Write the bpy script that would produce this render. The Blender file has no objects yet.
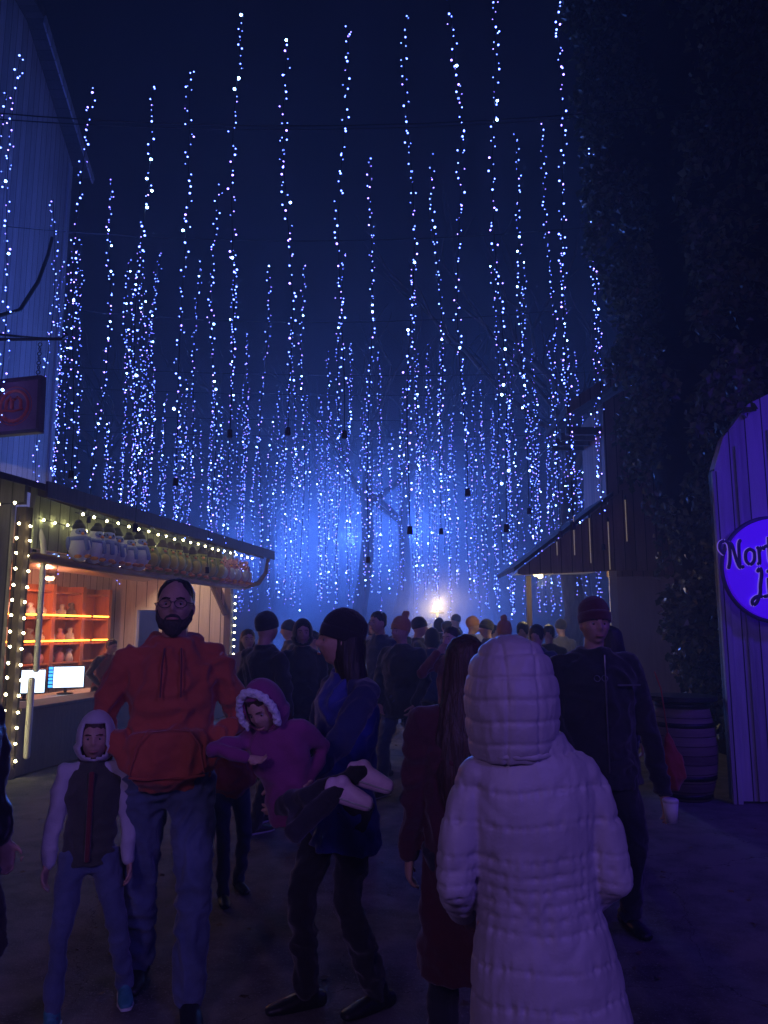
import bpy, bmesh, math, random
import numpy as np
from mathutils import Vector, Matrix, noise, Euler

R = math.radians
rnd = random.Random(7)
SC = bpy.context.scene
COL = SC.collection

# ------------------------------------------------------------------ camera, sky, exposure
PITCH = R(8.7)
FPX = 770.0
cd = bpy.data.cameras.new('camera')
cam = bpy.data.objects.new('camera', cd); COL.objects.link(cam)
cam.location = (0, 0, 1.6)
cam.rotation_euler = (R(90) + PITCH, 0, 0)
cd.sensor_fit = 'VERTICAL'; cd.sensor_height = 24.0; cd.lens = 24.0 * FPX / 1024.0
cd.clip_start = 0.05; cd.clip_end = 400
SC.camera = cam

w = bpy.data.worlds.new('World'); SC.world = w; w.use_nodes = True
wn = w.node_tree.nodes; wl = w.node_tree.links
bg = wn['Background']
sky = wn.new('ShaderNodeTexSky'); sky.sky_type = 'NISHITA'; sky.sun_disc = False
sky.sun_elevation = R(-4); sky.sun_rotation = R(200); sky.air_density = 1.0; sky.ozone_density = 3
tint = wn.new('ShaderNodeMix'); tint.data_type = 'RGBA'; tint.blend_type = 'MIX'
tint.inputs[0].default_value = 0.97; tint.inputs[7].default_value = (0.010, 0.016, 0.095, 1)
wl.new(sky.outputs[0], tint.inputs[6]); wl.new(tint.outputs[2], bg.inputs[0])
bg.inputs[1].default_value = 0.022

SC.view_settings.view_transform = 'Standard'; SC.view_settings.look = 'None'
SC.view_settings.exposure = 0.0; SC.view_settings.gamma = 1.0
SC.view_settings.use_curve_mapping = False
cy = SC.cycles
cy.use_denoising = True
cy.max_bounces = 5; cy.diffuse_bounces = 2; cy.glossy_bounces = 2; cy.transmission_bounces = 3
cy.volume_bounces = 0; cy.transparent_max_bounces = 6
cy.sample_clamp_indirect = 0.6; cy.sample_clamp_direct = 0
cy.volume_step_rate = 1.0
try: cy.use_light_tree = True
except Exception: pass


def at(px, py, Y):
    """world point seen at pixel px, py at forward distance Y"""
    a = (512 - py) / FPX
    t = math.tan(math.atan(a) + PITCH)
    Z = Y * t
    d = Y * math.cos(PITCH) + Z * math.sin(PITCH)
    return Vector(((px - 384) / FPX * d, Y, 1.6 + Z))


# ------------------------------------------------------------------ materials
def mat(name, col, rough=0.7, metal=0.0, col2=None, nscale=8.0, ndetail=4.0, bump=0.0, bscale=60.0,
        emis=None, estr=0.0, wave=None, stretch=(1, 1, 1), sheen=0.0, coat=0.0, sample=None, island=0.0, sss=0.0):
    m = bpy.data.materials.new(name); m.use_nodes = True
    nt = m.node_tree; n = nt.nodes; l = nt.links
    p = n['Principled BSDF']
    p.inputs['Base Color'].default_value = (*col, 1)
    p.inputs['Roughness'].default_value = rough
    p.inputs['Metallic'].default_value = metal
    if sheen: p.inputs['Sheen Weight'].default_value = sheen
    if coat: p.inputs['Coat Weight'].default_value = coat
    if sss:
        p.inputs['Subsurface Weight'].default_value = sss
        p.inputs['Subsurface Radius'].default_value = (0.01, 0.004, 0.002)
    tc = n.new('ShaderNodeTexCoord'); mp = n.new('ShaderNodeMapping')
    mp.inputs['Scale'].default_value = stretch
    l.new(tc.outputs['Object'], mp.inputs['Vector'])
    if col2 is not None:
        nz = n.new('ShaderNodeTexNoise'); nz.inputs['Scale'].default_value = nscale
        nz.inputs['Detail'].default_value = ndetail; nz.inputs['Roughness'].default_value = 0.65
        l.new(mp.outputs[0], nz.inputs['Vector'])
        cr = n.new('ShaderNodeValToRGB')
        cr.color_ramp.elements[0].position = 0.35; cr.color_ramp.elements[1].position = 0.68
        cr.color_ramp.elements[0].color = (*col, 1); cr.color_ramp.elements[1].color = (*col2, 1)
        l.new(nz.outputs['Fac'], cr.inputs[0])
        src = cr.outputs[0]
        if island:
            g = n.new('ShaderNodeNewGeometry')
            mx = n.new('ShaderNodeMix'); mx.data_type = 'RGBA'; mx.blend_type = 'MULTIPLY'
            mx.inputs[0].default_value = island
            l.new(src, mx.inputs[6]); l.new(g.outputs['Random Per Island'], mx.inputs[7]); src = mx.outputs[2]
        l.new(src, p.inputs['Base Color'])
    if bump:
        nb = n.new('ShaderNodeTexNoise'); nb.inputs['Scale'].default_value = bscale; nb.inputs['Detail'].default_value = 3
        l.new(mp.outputs[0], nb.inputs['Vector'])
        b = n.new('ShaderNodeBump'); b.inputs['Strength'].default_value = bump; b.inputs['Distance'].default_value = 0.01
        l.new(nb.outputs['Fac'], b.inputs['Height']); l.new(b.outputs[0], p.inputs['Normal'])
    if emis is not None:
        p.inputs['Emission Color'].default_value = (*emis, 1)
        p.inputs['Emission Strength'].default_value = estr
    if sample: m.cycles.emission_sampling = sample
    return m


def board_mat(name, c1, c2, width=0.14, axis='X', rough=0.75, stain=None):
    """vertical boards: dark joints, every board its own tone, stretched grain"""
    m = bpy.data.materials.new(name); m.use_nodes = True
    nt = m.node_tree; n = nt.nodes; l = nt.links; p = n['Principled BSDF']
    p.inputs['Roughness'].default_value = rough
    tc = n.new('ShaderNodeTexCoord'); sp = n.new('ShaderNodeSeparateXYZ'); l.new(tc.outputs['Object'], sp.inputs[0])
    dv = n.new('ShaderNodeMath'); dv.operation = 'DIVIDE'; dv.inputs[1].default_value = width
    l.new(sp.outputs[axis], dv.inputs[0])
    fl = n.new('ShaderNodeMath'); fl.operation = 'FLOOR'; l.new(dv.outputs[0], fl.inputs[0])
    fr = n.new('ShaderNodeMath'); fr.operation = 'FRACT'; l.new(dv.outputs[0], fr.inputs[0])
    wn_ = n.new('ShaderNodeTexWhiteNoise'); wn_.noise_dimensions = '1D'; l.new(fl.outputs[0], wn_.inputs['W'])
    mp = n.new('ShaderNodeMapping')
    mp.inputs['Scale'].default_value = (14, 14, 1.1) if axis != 'Z' else (1.1, 1.1, 14)
    l.new(tc.outputs['Object'], mp.inputs[0])
    nz = n.new('ShaderNodeTexNoise'); nz.inputs['Scale'].default_value = 1.6; nz.inputs['Detail'].default_value = 7
    l.new(mp.outputs[0], nz.inputs['Vector'])
    ad = n.new('ShaderNodeMath'); ad.operation = 'MULTIPLY_ADD'; ad.inputs[1].default_value = 0.55
    l.new(wn_.outputs['Value'], ad.inputs[0]); l.new(nz.outputs['Fac'], ad.inputs[2])
    cr = n.new('ShaderNodeValToRGB'); cr.color_ramp.elements[0].position = 0.4; cr.color_ramp.elements[1].position = 1.0
    cr.color_ramp.elements[0].color = (*c1, 1); cr.color_ramp.elements[1].color = (*c2, 1)
    l.new(ad.outputs[0], cr.inputs[0])
    gt = n.new('ShaderNodeMath'); gt.operation = 'LESS_THAN'; gt.inputs[1].default_value = 0.07
    l.new(fr.outputs[0], gt.inputs[0])
    mx = n.new('ShaderNodeMix'); mx.data_type = 'RGBA'
    l.new(gt.outputs[0], mx.inputs[0]); l.new(cr.outputs[0], mx.inputs[6])
    mx.inputs[7].default_value = (c1[0] * .12, c1[1] * .12, c1[2] * .12, 1)
    src = mx.outputs[2]
    l.new(src, p.inputs['Base Color'])
    b = n.new('ShaderNodeBump'); b.inputs['Strength'].default_value = 0.7; b.inputs['Distance'].default_value = 0.012
    sb = n.new('ShaderNodeMath'); sb.operation = 'SUBTRACT'
    l.new(nz.outputs['Fac'], sb.inputs[0]); l.new(gt.outputs[0], sb.inputs[1])
    l.new(sb.outputs[0], b.inputs['Height']); l.new(b.outputs[0], p.inputs['Normal'])
    return m


def ground_mat():
    m = bpy.data.materials.new('asphalt'); m.use_nodes = True
    nt = m.node_tree; n = nt.nodes; l = nt.links; p = n['Principled BSDF']
    tc = n.new('ShaderNodeTexCoord')
    def nz(s, d=6, r=.6):
        a = n.new('ShaderNodeTexNoise'); a.inputs['Scale'].default_value = s; a.inputs['Detail'].default_value = d
        a.inputs['Roughness'].default_value = r; l.new(tc.outputs['Object'], a.inputs['Vector']); return a
    big = nz(0.55, 5); mid = nz(5, 6); fine = nz(60, 3, .85)
    cr = n.new('ShaderNodeValToRGB'); e = cr.color_ramp.elements
    e[0].position = .40; e[0].color = (.05, .048, .045, 1); e[1].position = .60; e[1].color = (.20, .185, .165, 1)
    ad = n.new('ShaderNodeMath'); ad.operation = 'MULTIPLY_ADD'; ad.inputs[1].default_value = .45
    l.new(mid.outputs['Fac'], ad.inputs[0]);
    ad2 = n.new('ShaderNodeMath'); ad2.operation = 'MULTIPLY'; ad2.inputs[1].default_value = .6
    l.new(big.outputs['Fac'], ad2.inputs[0]); l.new(ad2.outputs[0], ad.inputs[2]); l.new(ad.outputs[0], cr.inputs[0])
    # pale aggregate grains and cracks
    vo = n.new('ShaderNodeTexVoronoi'); vo.feature = 'DISTANCE_TO_EDGE'; vo.inputs['Scale'].default_value = .55
    wv = n.new('ShaderNodeMix'); wv.data_type = 'VECTOR'; wv.inputs[0].default_value = .18
    l.new(tc.outputs['Object'], wv.inputs[4]); l.new(mid.outputs['Color'], wv.inputs[5]); l.new(wv.outputs[1], vo.inputs['Vector'])
    ck = n.new('ShaderNodeMath'); ck.operation = 'LESS_THAN'; ck.inputs[1].default_value = .0006; l.new(vo.outputs['Distance'], ck.inputs[0])
    g = n.new('ShaderNodeMath'); g.operation = 'GREATER_THAN'; g.inputs[1].default_value = .60; l.new(fine.outputs['Fac'], g.inputs[0])
    m1 = n.new('ShaderNodeMix'); m1.data_type = 'RGBA'; l.new(g.outputs[0], m1.inputs[0]); l.new(cr.outputs[0], m1.inputs[6]); m1.inputs[7].default_value = (.24, .22, .2, 1)
    m2 = n.new('ShaderNodeMix'); m2.data_type = 'RGBA'; l.new(ck.outputs[0], m2.inputs[0]); l.new(m1.outputs[2], m2.inputs[6]); m2.inputs[7].default_value = (.012, .012, .012, 1)
    l.new(m2.outputs[2], p.inputs['Base Color']); p.inputs['Specular IOR Level'].default_value = .25
    rr = n.new('ShaderNodeMapRange'); rr.inputs['To Min'].default_value = .78; rr.inputs['To Max'].default_value = .98
    l.new(big.outputs['Fac'], rr.inputs['Value']); l.new(rr.outputs[0], p.inputs['Roughness'])
    b = n.new('ShaderNodeBump'); b.inputs['Strength'].default_value = .8; b.inputs['Distance'].default_value = .012
    ad3 = n.new('ShaderNodeMath'); ad3.operation = 'ADD'; l.new(fine.outputs['Fac'], ad3.inputs[0]); l.new(mid.outputs['Fac'], ad3.inputs[1])
    l.new(ad3.outputs[0], b.inputs['Height']); l.new(b.outputs[0], p.inputs['Normal'])
    return m


M = {}
def fabric(name, c, c2=None, rough=.9, bump=.25, bscale=180, sheen=.3):
    c2 = c2 or tuple(min(1, x * 1.35 + .004) for x in c)
    M[name] = mat(name, c, rough, col2=c2, nscale=5, bump=bump, bscale=bscale, sheen=sheen); return M[name]
M['skin'] = mat('skin', (.50, .29, .21), .5, col2=(.58, .36, .27), nscale=14, bump=.12, bscale=120)
M['lip'] = mat('lip', (.42, .17, .14), .45, col2=(.46, .2, .17))
M['eye_white'] = mat('eye_white', (.38, .34, .32), .3, col2=(.3, .26, .26), nscale=60)
M['iris'] = mat('iris', (.03, .02, .015), .15, col2=(.05, .03, .02))
M['hair_dark'] = mat('hair_dark', (.012, .009, .008), .5, col2=(.03, .021, .017), nscale=3, stretch=(30, 30, 2), bump=.6, bscale=6)
M['hair_brown'] = mat('hair_brown', (.035, .018, .011), .5, col2=(.085, .042, .026), nscale=3, stretch=(30, 30, 2), bump=.6, bscale=6)
M['beard'] = mat('beard', (.03, .022, .018), .8, col2=(.08, .06, .05), nscale=90, bump=.8, bscale=160)
fabric('red_fleece', (.44, .075, .035), (.52, .10, .05))
fabric('black_cloth', (.012, .012, .014), (.022, .022, .026))
fabric('navy_cloth', (.014, .02, .075), (.02, .03, .10))
fabric('black_nylon', (.014, .015, .02), (.02, .022, .03), rough=.5, bump=.1)
fabric('royal_cloth', (.018, .03, .24), (.025, .045, .32), rough=.65)
fabric('denim', (.06, .09, .16), (.12, .16, .25), bump=.35)
fabric('dark_denim', (.03, .045, .09), (.05, .07, .13))
fabric('maroon_wool', (.14, .018, .022), (.19, .028, .03))
fabric('wine_wool', (.10, .02, .03), (.13, .03, .04), bump=.6, bscale=260)
fabric('dark_maroon', (.06, .011, .014), (.09, .018, .02))
fabric('puffer', (.41, .37, .385), (.49, .45, .46), rough=.5, bump=.12, bscale=120, sheen=.15)
fabric('pink_cloth', (.22, .032, .14), (.28, .05, .18))
fabric('pale_cloth', (.5, .48, .5), (.58, .56, .58))
fabric('olive_cloth', (.045, .05, .035), (.07, .075, .05))
fabric('rust_knit', (.55, .24, .08), (.62, .3, .12), bump=.6, bscale=200)
fabric('grey_cloth', (.12, .12, .13), (.17, .17, .18))
fabric('tan_cloth', (.36, .25, .16), (.42, .3, .2))
M['shoe_black'] = mat('shoe_black', (.012, .012, .013), .45, col2=(.02, .02, .02), nscale=20)
M['shoe_teal'] = mat('shoe_teal', (.04, .22, .24), .6, col2=(.07, .28, .3), nscale=30)
M['shoe_pink'] = mat('shoe_pink', (.85, .62, .78), .5, col2=(.75, .5, .7), nscale=30)
M['sole'] = mat('sole', (.6, .6, .58), .7, col2=(.4, .4, .38), nscale=20)
M['black_plastic'] = mat('black_plastic', (.015, .015, .016), .35, col2=(.025, .025, .025), nscale=30)
M['metal'] = mat('metal', (.32, .32, .33), .35, .9, col2=(.2, .2, .2), nscale=12, bump=.1)
M['dark_metal'] = mat('dark_metal', (.03, .03, .033), .45, .7, col2=(.06, .05, .045), nscale=12, bump=.15)
M['wire'] = mat('wire', (.01, .012, .01), .6, col2=(.016, .018, .016))
M['bulb_glass_cool'] = mat('bulb_glass_cool', (.5, .55, .9), .3, emis=(.10, .17, 1.0), estr=15, sample='NONE')
M['bulb_glass_bright'] = mat('bulb_glass_bright', (.5, .6, .9), .3, emis=(.22, .42, 1.0), estr=42, sample='NONE')
M['bulb_glass_lilac'] = mat('bulb_glass_lilac', (.6, .5, .9), .3, emis=(.24, .16, 1.0), estr=13, sample='NONE')
M['bulb_glass_warm'] = mat('bulb_glass_warm', (.9, .85, .6), .3, emis=(1.0, .90, .46), estr=38)
M['booth_paint'] = board_mat('booth_paint', (.10, .10, .11), (.19, .19, .20), .16, 'Y')
M['booth_paint_end'] = board_mat('booth_paint_end', (.13, .12, .12), (.24, .22, .21), .16, 'X')
M['board_green'] = board_mat('board_green', (.20, .23, .15), (.34, .37, .25), .20, 'Y')
M['board_pale'] = board_mat('board_pale', (.45, .40, .33), (.62, .56, .47), .22, 'X')
M['board_pale_side'] = board_mat('board_pale_side', (.42, .37, .30), (.58, .52, .44), .22, 'Y')
M['board_barn'] = board_mat('board_barn', (.32, .33, .36), (.55, .56, .60), .21, 'Y')
M['board_brown'] = board_mat('board_brown', (.20, .11, .08), (.32, .19, .14), .15, 'X')
M['board_brown_side'] = board_mat('board_brown_side', (.24, .09, .05), (.36, .16, .09), .15, 'Y')
M['board_beige'] = board_mat('board_beige', (.42, .34, .30), (.55, .46, .40), .9, 'X')
M['board_fence'] = board_mat('board_fence', (.30, .27, .30), (.52, .48, .52), .17, 'X')
M['trim'] = mat('trim', (.5, .48, .42), .6, col2=(.62, .6, .52), nscale=4, stretch=(8, 8, 1), bump=.3, bscale=12)
M['shingle'] = board_mat('shingle', (.030, .028, .030), (.075, .07, .07), .16, 'Y', .9)
M['log'] = mat('log', (.26, .16, .08), .8, col2=(.42, .28, .15), nscale=3, stretch=(12, 1, 12), bump=.5, bscale=14)
M['dark_wood'] = mat('dark_wood', (.05, .035, .03), .75, col2=(.10, .07, .055), nscale=3, stretch=(8, 8, 1), bump=.5, bscale=12)
M['barrel_wood'] = board_mat('barrel_wood', (.13, .09, .075), (.26, .19, .15), .085, 'Z')
M['orange_wood'] = mat('orange_wood', (.52, .17, .07), .6, col2=(.62, .25, .10), nscale=3, stretch=(8, 8, 1), bump=.3)
M['led_orange'] = mat('led_orange', (1, .4, .05), .4, emis=(1, .30, .03), estr=9)
M['screen'] = mat('screen', (.7, .85, 1), .2, emis=(.62, .80, 1.0), estr=2.6)
M['screen_blue'] = mat('screen_blue', (.1, .4, 1), .2, emis=(.05, .35, 1.0), estr=2.5)
M['bark'] = mat('bark', (.05, .04, .033), .95, col2=(.11, .09, .075), nscale=4, stretch=(6, 6, 1), bump=1, bscale=9)
M['leaf'] = mat('leaf', (.06, .11, .03), .40, col2=(.19, .21, .08), nscale=1.3, island=.6)
M['leaf_dry'] = mat('leaf_dry', (.14, .09, .03), .7, col2=(.24, .16, .06), nscale=2, island=.5)
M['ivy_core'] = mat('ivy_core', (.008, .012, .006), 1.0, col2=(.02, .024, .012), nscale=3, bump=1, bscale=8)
M['litter'] = mat('litter', (.12, .08, .04), .9, col2=(.2, .15, .09), nscale=2, island=.6)
M['red_paint'] = mat('red_paint', (.5, .03, .03), .5, col2=(.6, .06, .05), nscale=12)
M['sign_maroon'] = mat('sign_maroon', (.20, .06, .14), .6, col2=(.26, .09, .18), nscale=6)
M['sign_frame'] = mat('sign_frame', (.07, .02, .045), .55, col2=(.1, .03, .06), nscale=6)
M['sign_red'] = mat('sign_red', (.62, .06, .05), .5, col2=(.7, .09, .07), nscale=12)
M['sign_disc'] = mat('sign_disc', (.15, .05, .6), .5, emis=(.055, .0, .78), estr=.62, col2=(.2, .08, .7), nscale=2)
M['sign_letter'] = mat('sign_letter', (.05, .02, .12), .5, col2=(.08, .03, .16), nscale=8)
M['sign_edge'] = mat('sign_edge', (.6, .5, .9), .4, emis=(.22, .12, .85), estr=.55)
M['white_cup'] = mat('white_cup', (.75, .72, .68), .6, col2=(.65, .62, .58), nscale=20)
M['lamp_globe'] = mat('lamp_globe', (1, .9, .6), .4, emis=(1, .80, .38), estr=3.5)
M['lens_blue'] = mat('lens_blue', (.1, .1, 1), .3, emis=(.02, .04, 1), estr=6)
M['lens_violet'] = mat('lens_violet', (.3, .1, 1), .3, emis=(.25, .03, 1), estr=6)
M['plush_blue'] = fabric('plush_blue', (.18, .24, .55), (.25, .32, .66), bump=.9, bscale=120)
M['plush_white'] = fabric('plush_white', (.72, .74, .78), (.82, .83, .86), bump=.9, bscale=120)
M['plush_green'] = fabric('plush_green', (.30, .32, .06), (.42, .42, .09), bump=.9, bscale=120)
M['plush_yellow'] = fabric('plush_yellow', (.62, .48, .08), (.7, .56, .12), bump=.9, bscale=120)
M['plush_pink'] = fabric('plush_pink', (.55, .22, .26), (.66, .32, .35), bump=.9, bscale=120)
M['plush_orange'] = fabric('plush_orange', (.75, .26, .05), (.8, .32, .08))
M['felt_black'] = fabric('felt_black', (.01, .01, .012))
M['duct'] = mat('duct', (.55, .54, .52), .3, .8, col2=(.45, .44, .42), nscale=3)


# ------------------------------------------------------------------ object helpers
def link(o, parent=None):
    COL.objects.link(o)
    if parent is not None: o.parent = parent
    return o

def tag(o, label=None, cat=None, group=None, kind=None):
    if label: o['label'] = label
    if cat: o['category'] = cat
    if group: o['group'] = group
    if kind: o['kind'] = kind
    return o

def empty(name, loc=(0, 0, 0), rz=0.0, label=None, cat=None, group=None):
    o = bpy.data.objects.new(name, None); o.empty_display_size = .2
    o.location = loc; o.rotation_euler = (0, 0, rz)
    link(o); return tag(o, label, cat, group)

def build(name, bm, m, parent=None, smooth=False):
    me = bpy.data.meshes.new(name)
    bmesh.ops.recalc_face_normals(bm, faces=bm.faces)
    bm.to_mesh(me); bm.free()
    if smooth: me.polygons.foreach_set('use_smooth', [True] * len(me.polygons))
    o = bpy.data.objects.new(name, me)
    if isinstance(m, str): m = M[m]
    me.materials.append(m)
    return link(o, parent)

def copy_tree(o, parent=None):
    c = o.copy(); COL.objects.link(c); c.parent = parent
    for ch in list(o.children): copy_tree(ch, c)
    return c

def box(bm, x0, x1, y0, y1, z0, z1, bev=0.0, mx=None):
    vs = [bm.verts.new((x, y, z)) for x in (x0, x1) for y in (y0, y1) for z in (z0, z1)]
    idx = [(0, 1, 3, 2), (4, 6, 7, 5), (0, 4, 5, 1), (2, 3, 7, 6), (0, 2, 6, 4), (1, 5, 7, 3)]
    fs = [bm.faces.new([vs[i] for i in f]) for f in idx]
    if bev:
        es = list({e for f in fs for e in f.edges})
        r = bmesh.ops.bevel(bm, geom=es, offset=bev, segments=2, affect='EDGES', profile=.5)
        vs = list({v for f in r['faces'] for v in f.verts} | {v for v in vs if v.is_valid})
    if mx is not None: bmesh.ops.transform(bm, matrix=mx, verts=vs)
    return vs

def loft(bm, pts, rad, side=(1, 0, 0), n=16, dome=True, cap=True):
    """tube through pts with (a,b) radii: a along side, b across"""
    pts = [Vector(p) for p in pts]; rad = [(r, r) if not isinstance(r, (tuple, list)) else tuple(r) for r in rad]
    side = Vector(side).normalized()
    if dome:
        for end in (0, -1):
            p = pts[end]; q = pts[1] if end == 0 else pts[-2]
            d = (p - q).normalized(); a, b = rad[end]; h = min(a, b) * .7
            e1 = (p + d * h * .6, (a * .8, b * .8)); e2 = (p + d * h * .95, (a * .42, b * .42))
            if end == 0:
                pts = [e2[0], e1[0]] + pts; rad = [e2[1], e1[1]] + rad
            else:
                pts = pts + [e1[0], e2[0]]; rad = rad + [e1[1], e2[1]]
    rings = []
    for i, p in enumerate(pts):
        t = (pts[min(i + 1, len(pts) - 1)] - pts[max(i - 1, 0)])
        t = t.normalized() if t.length > 1e-9 else Vector((0, 0, 1))
        s = side - t * side.dot(t)
        if s.length < 1e-4: s = Vector((0, 1, 0)) - t * t.y
        s.normalize(); c = t.cross(s)
        a, b = rad[i]
        rings.append([bm.verts.new(p + s * (a * math.cos(k * 2 * math.pi / n)) + c * (b * math.sin(k * 2 * math.pi / n))) for k in range(n)])
    for r0, r1 in zip(rings, rings[1:]):
        for k in range(n):
            bm.faces.new((r0[k], r0[(k + 1) % n], r1[(k + 1) % n], r1[k]))
    if cap:
        bm.faces.new(list(reversed(rings[0]))); bm.faces.new(rings[-1])
    return rings

def ball(bm, c, r, seg=16, mx=None):
    r = (r, r, r) if not isinstance(r, (tuple, list)) else r
    m = Matrix.Translation(c) @ (mx if mx is not None else Matrix()) @ Matrix.Diagonal((*r, 1))
    bmesh.ops.create_uvsphere(bm, u_segments=seg, v_segments=max(6, seg // 2), radius=1, matrix=m)

def torus(bm, c, R_, r_, rot=None, n=28, k=8, sx=1, sy=1):
    rot = rot or Matrix()
    rings = []
    for i in range(n):
        a = 2 * math.pi * i / n
        ring = []
        for j in range(k):
            b = 2 * math.pi * j / k
            p = Vector(((R_ + r_ * math.cos(b)) * math.cos(a) * sx, (R_ + r_ * math.cos(b)) * math.sin(a) * sy, r_ * math.sin(b)))
            ring.append(bm.verts.new(Vector(c) + (rot @ p)))
        rings.append(ring)
    for i in range(n):
        r0, r1 = rings[i], rings[(i + 1) % n]
        for j in range(k): bm.faces.new((r0[j], r0[(j + 1) % k], r1[(j + 1) % k], r1[j]))

def remesh(bm, voxel, smooth=3, disp=None, fac=.5):
    """union overlapping closed shapes into one continuous skin, then smooth and displace"""
    me = bpy.data.meshes.new('tmp'); bmesh.ops.recalc_face_normals(bm, faces=bm.faces); bm.to_mesh(me); bm.free()
    o = bpy.data.objects.new('tmp', me); COL.objects.link(o)
    r = o.modifiers.new('r', 'REMESH'); r.mode = 'VOXEL'; r.voxel_size = voxel; r.use_smooth_shade = True
    if smooth:
        s = o.modifiers.new('s', 'SMOOTH'); s.iterations = smooth; s.factor = fac
    dg = bpy.context.evaluated_depsgraph_get(); dg.update()
    out = bpy.data.meshes.new_from_object(o.evaluated_get(dg))
    bpy.data.objects.remove(o); bpy.data.meshes.remove(me)
    n = len(out.vertices)
    if disp and n:
        co = np.empty(n * 3, 'f'); out.vertices.foreach_get('co', co); co = co.reshape(-1, 3)
        no = np.empty(n * 3, 'f'); out.vertex_normals.foreach_get('vector', no); no = no.reshape(-1, 3)
        d = np.array([disp(Vector(c), Vector(m)) for c, m in zip(co.tolist(), no.tolist())], 'f')
        co = co + no * d[:, None]
        out.vertices.foreach_set('co', co.ravel()); out.update()
    out.polygons.foreach_set('use_smooth', [True] * len(out.polygons))
    return out

def put(name, me, m, parent=None):
    me.name = name
    o = bpy.data.objects.new(name, me); me.materials.clear(); me.materials.append(M[m] if isinstance(m, str) else m)
    return link(o, parent)

def bulb_mesh(name, m, r):
    me = bpy.data.meshes.new(name); bm = bmesh.new()
    bmesh.ops.create_icosphere(bm, subdivisions=1, radius=r); bm.to_mesh(me); bm.free()
    me.materials.append(M[m]); return me


# ------------------------------------------------------------------ setting
bm = bmesh.new()
g = [bm.verts.new(p) for p in ((-90, -30, 0), (90, -30, 0), (90, 130, 0), (-90, 130, 0))]
bm.faces.new(g)
tag(build('ground', bm, ground_mat()), 'dark worn asphalt lane between the stalls', None, kind='structure')

# haze
bm = bmesh.new(); box(bm, -60, 60, -12, 70, -1.0, 17)
hz = build('haze', bm, 'metal')
hm = bpy.data.materials.new('haze'); hm.use_nodes = True
nn = hm.node_tree.nodes; nn.remove(nn['Principled BSDF'])
pv = nn.new('ShaderNodeVolumePrincipled'); pv.inputs['Color'].default_value = (.85, .88, .95, 1)
pv.inputs['Density'].default_value = 0.010; pv.inputs['Anisotropy'].default_value = 0.38
hm.node_tree.links.new(pv.outputs[0], nn['Material Output'].inputs['Volume'])
hz.data.materials.clear(); hz.data.materials.append(hm); hz['kind'] = 'stuff'
hz['label'] = 'thin smoke drifting through the lane'


# ------------------------------------------------------------------ floodlights and lamps of the place
def flood(loc, aim, energy, color, size=.25, spot=None, blend=.6, lens='lens_blue', label='', post=None, blob=None):
    o = empty('flood_light', loc, 0, label, 'floodlight')
    d = (Vector(aim) - Vector(loc)).normalized()
    q = d.to_track_quat('-Z', 'Y').to_matrix().to_4x4()
    bm = bmesh.new(); box(bm, -.14, .14, -.10, .10, .02, .14, .012)
    for k in range(6): box(bm, -.12 + k * .045, -.11 + k * .045, -.09, .09, .14, .18)
    bmesh.ops.transform(bm, matrix=q, verts=bm.verts); build('housing', bm, 'dark_metal', o)
    bm = bmesh.new(); box(bm, -.12, .12, -.08, .08, .005, .018); bmesh.ops.transform(bm, matrix=q, verts=bm.verts)
    build('lens', bm, lens, o)
    bm = bmesh.new()
    if post is None: post = (0, 0, -loc[2])
    loft(bm, [q @ Vector((-.15, 0, .08)), q @ Vector((-.16, 0, .26)), q @ Vector((.16, 0, .26)), q @ Vector((.15, 0, .08))], [.012] * 4, n=6)
    loft(bm, [q @ Vector((0, 0, .26)), (q @ Vector((0, 0, .26))) * .5 + Vector(post) * .5, post], [.02] * 3, n=8)
    build('bracket', bm, 'dark_metal', o)
    ld = bpy.data.lights.new('flood_lamp', 'SPOT'); ld.energy = energy; ld.color = color
    ld.spot_size = R(spot or 120); ld.spot_blend = blend; ld.shadow_soft_size = size
    lo = bpy.data.objects.new('flood_lamp', ld); link(lo, o); lo.rotation_euler = q.to_euler()
    return o

BLUE = (.07, .20, 1.0)
flood((-4.6, 31.0, 4.4), (-3.4, 14.0, 3.6), 6800, BLUE, size=.5, spot=66, blend=1, label='blue floodlight high on a post in the smoke, leftmost of the far floodlights')
flood((-1.4, 33.0, 5.4), (-1.6, 16.0, 4.2), 8600, BLUE, size=.5, spot=66, blend=1, label='blue floodlight highest on its post in the thickest smoke, left of the middle')
flood((3.6, 33.0, 1.1), (2.0, 16, 3.6), 6200, BLUE, size=.5, spot=66, blend=1, label='blue floodlight on a post behind the yellow lamp')
flood((1.2, 31.5, 5.6), (.6, 16, 4.0), 6500, BLUE, size=.5, spot=66, blend=1, label='added blue floodlight high on a post above the yellow lamp, widening the glow')  # extra far lamp put in to spread the blue glow wider
flood((-3.4, 24.5, .5), (-2.6, 25.5, 5), 900, BLUE, size=.4, spot=110, blend=1, label='blue floodlight on the ground shining up through the smoke')

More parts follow.
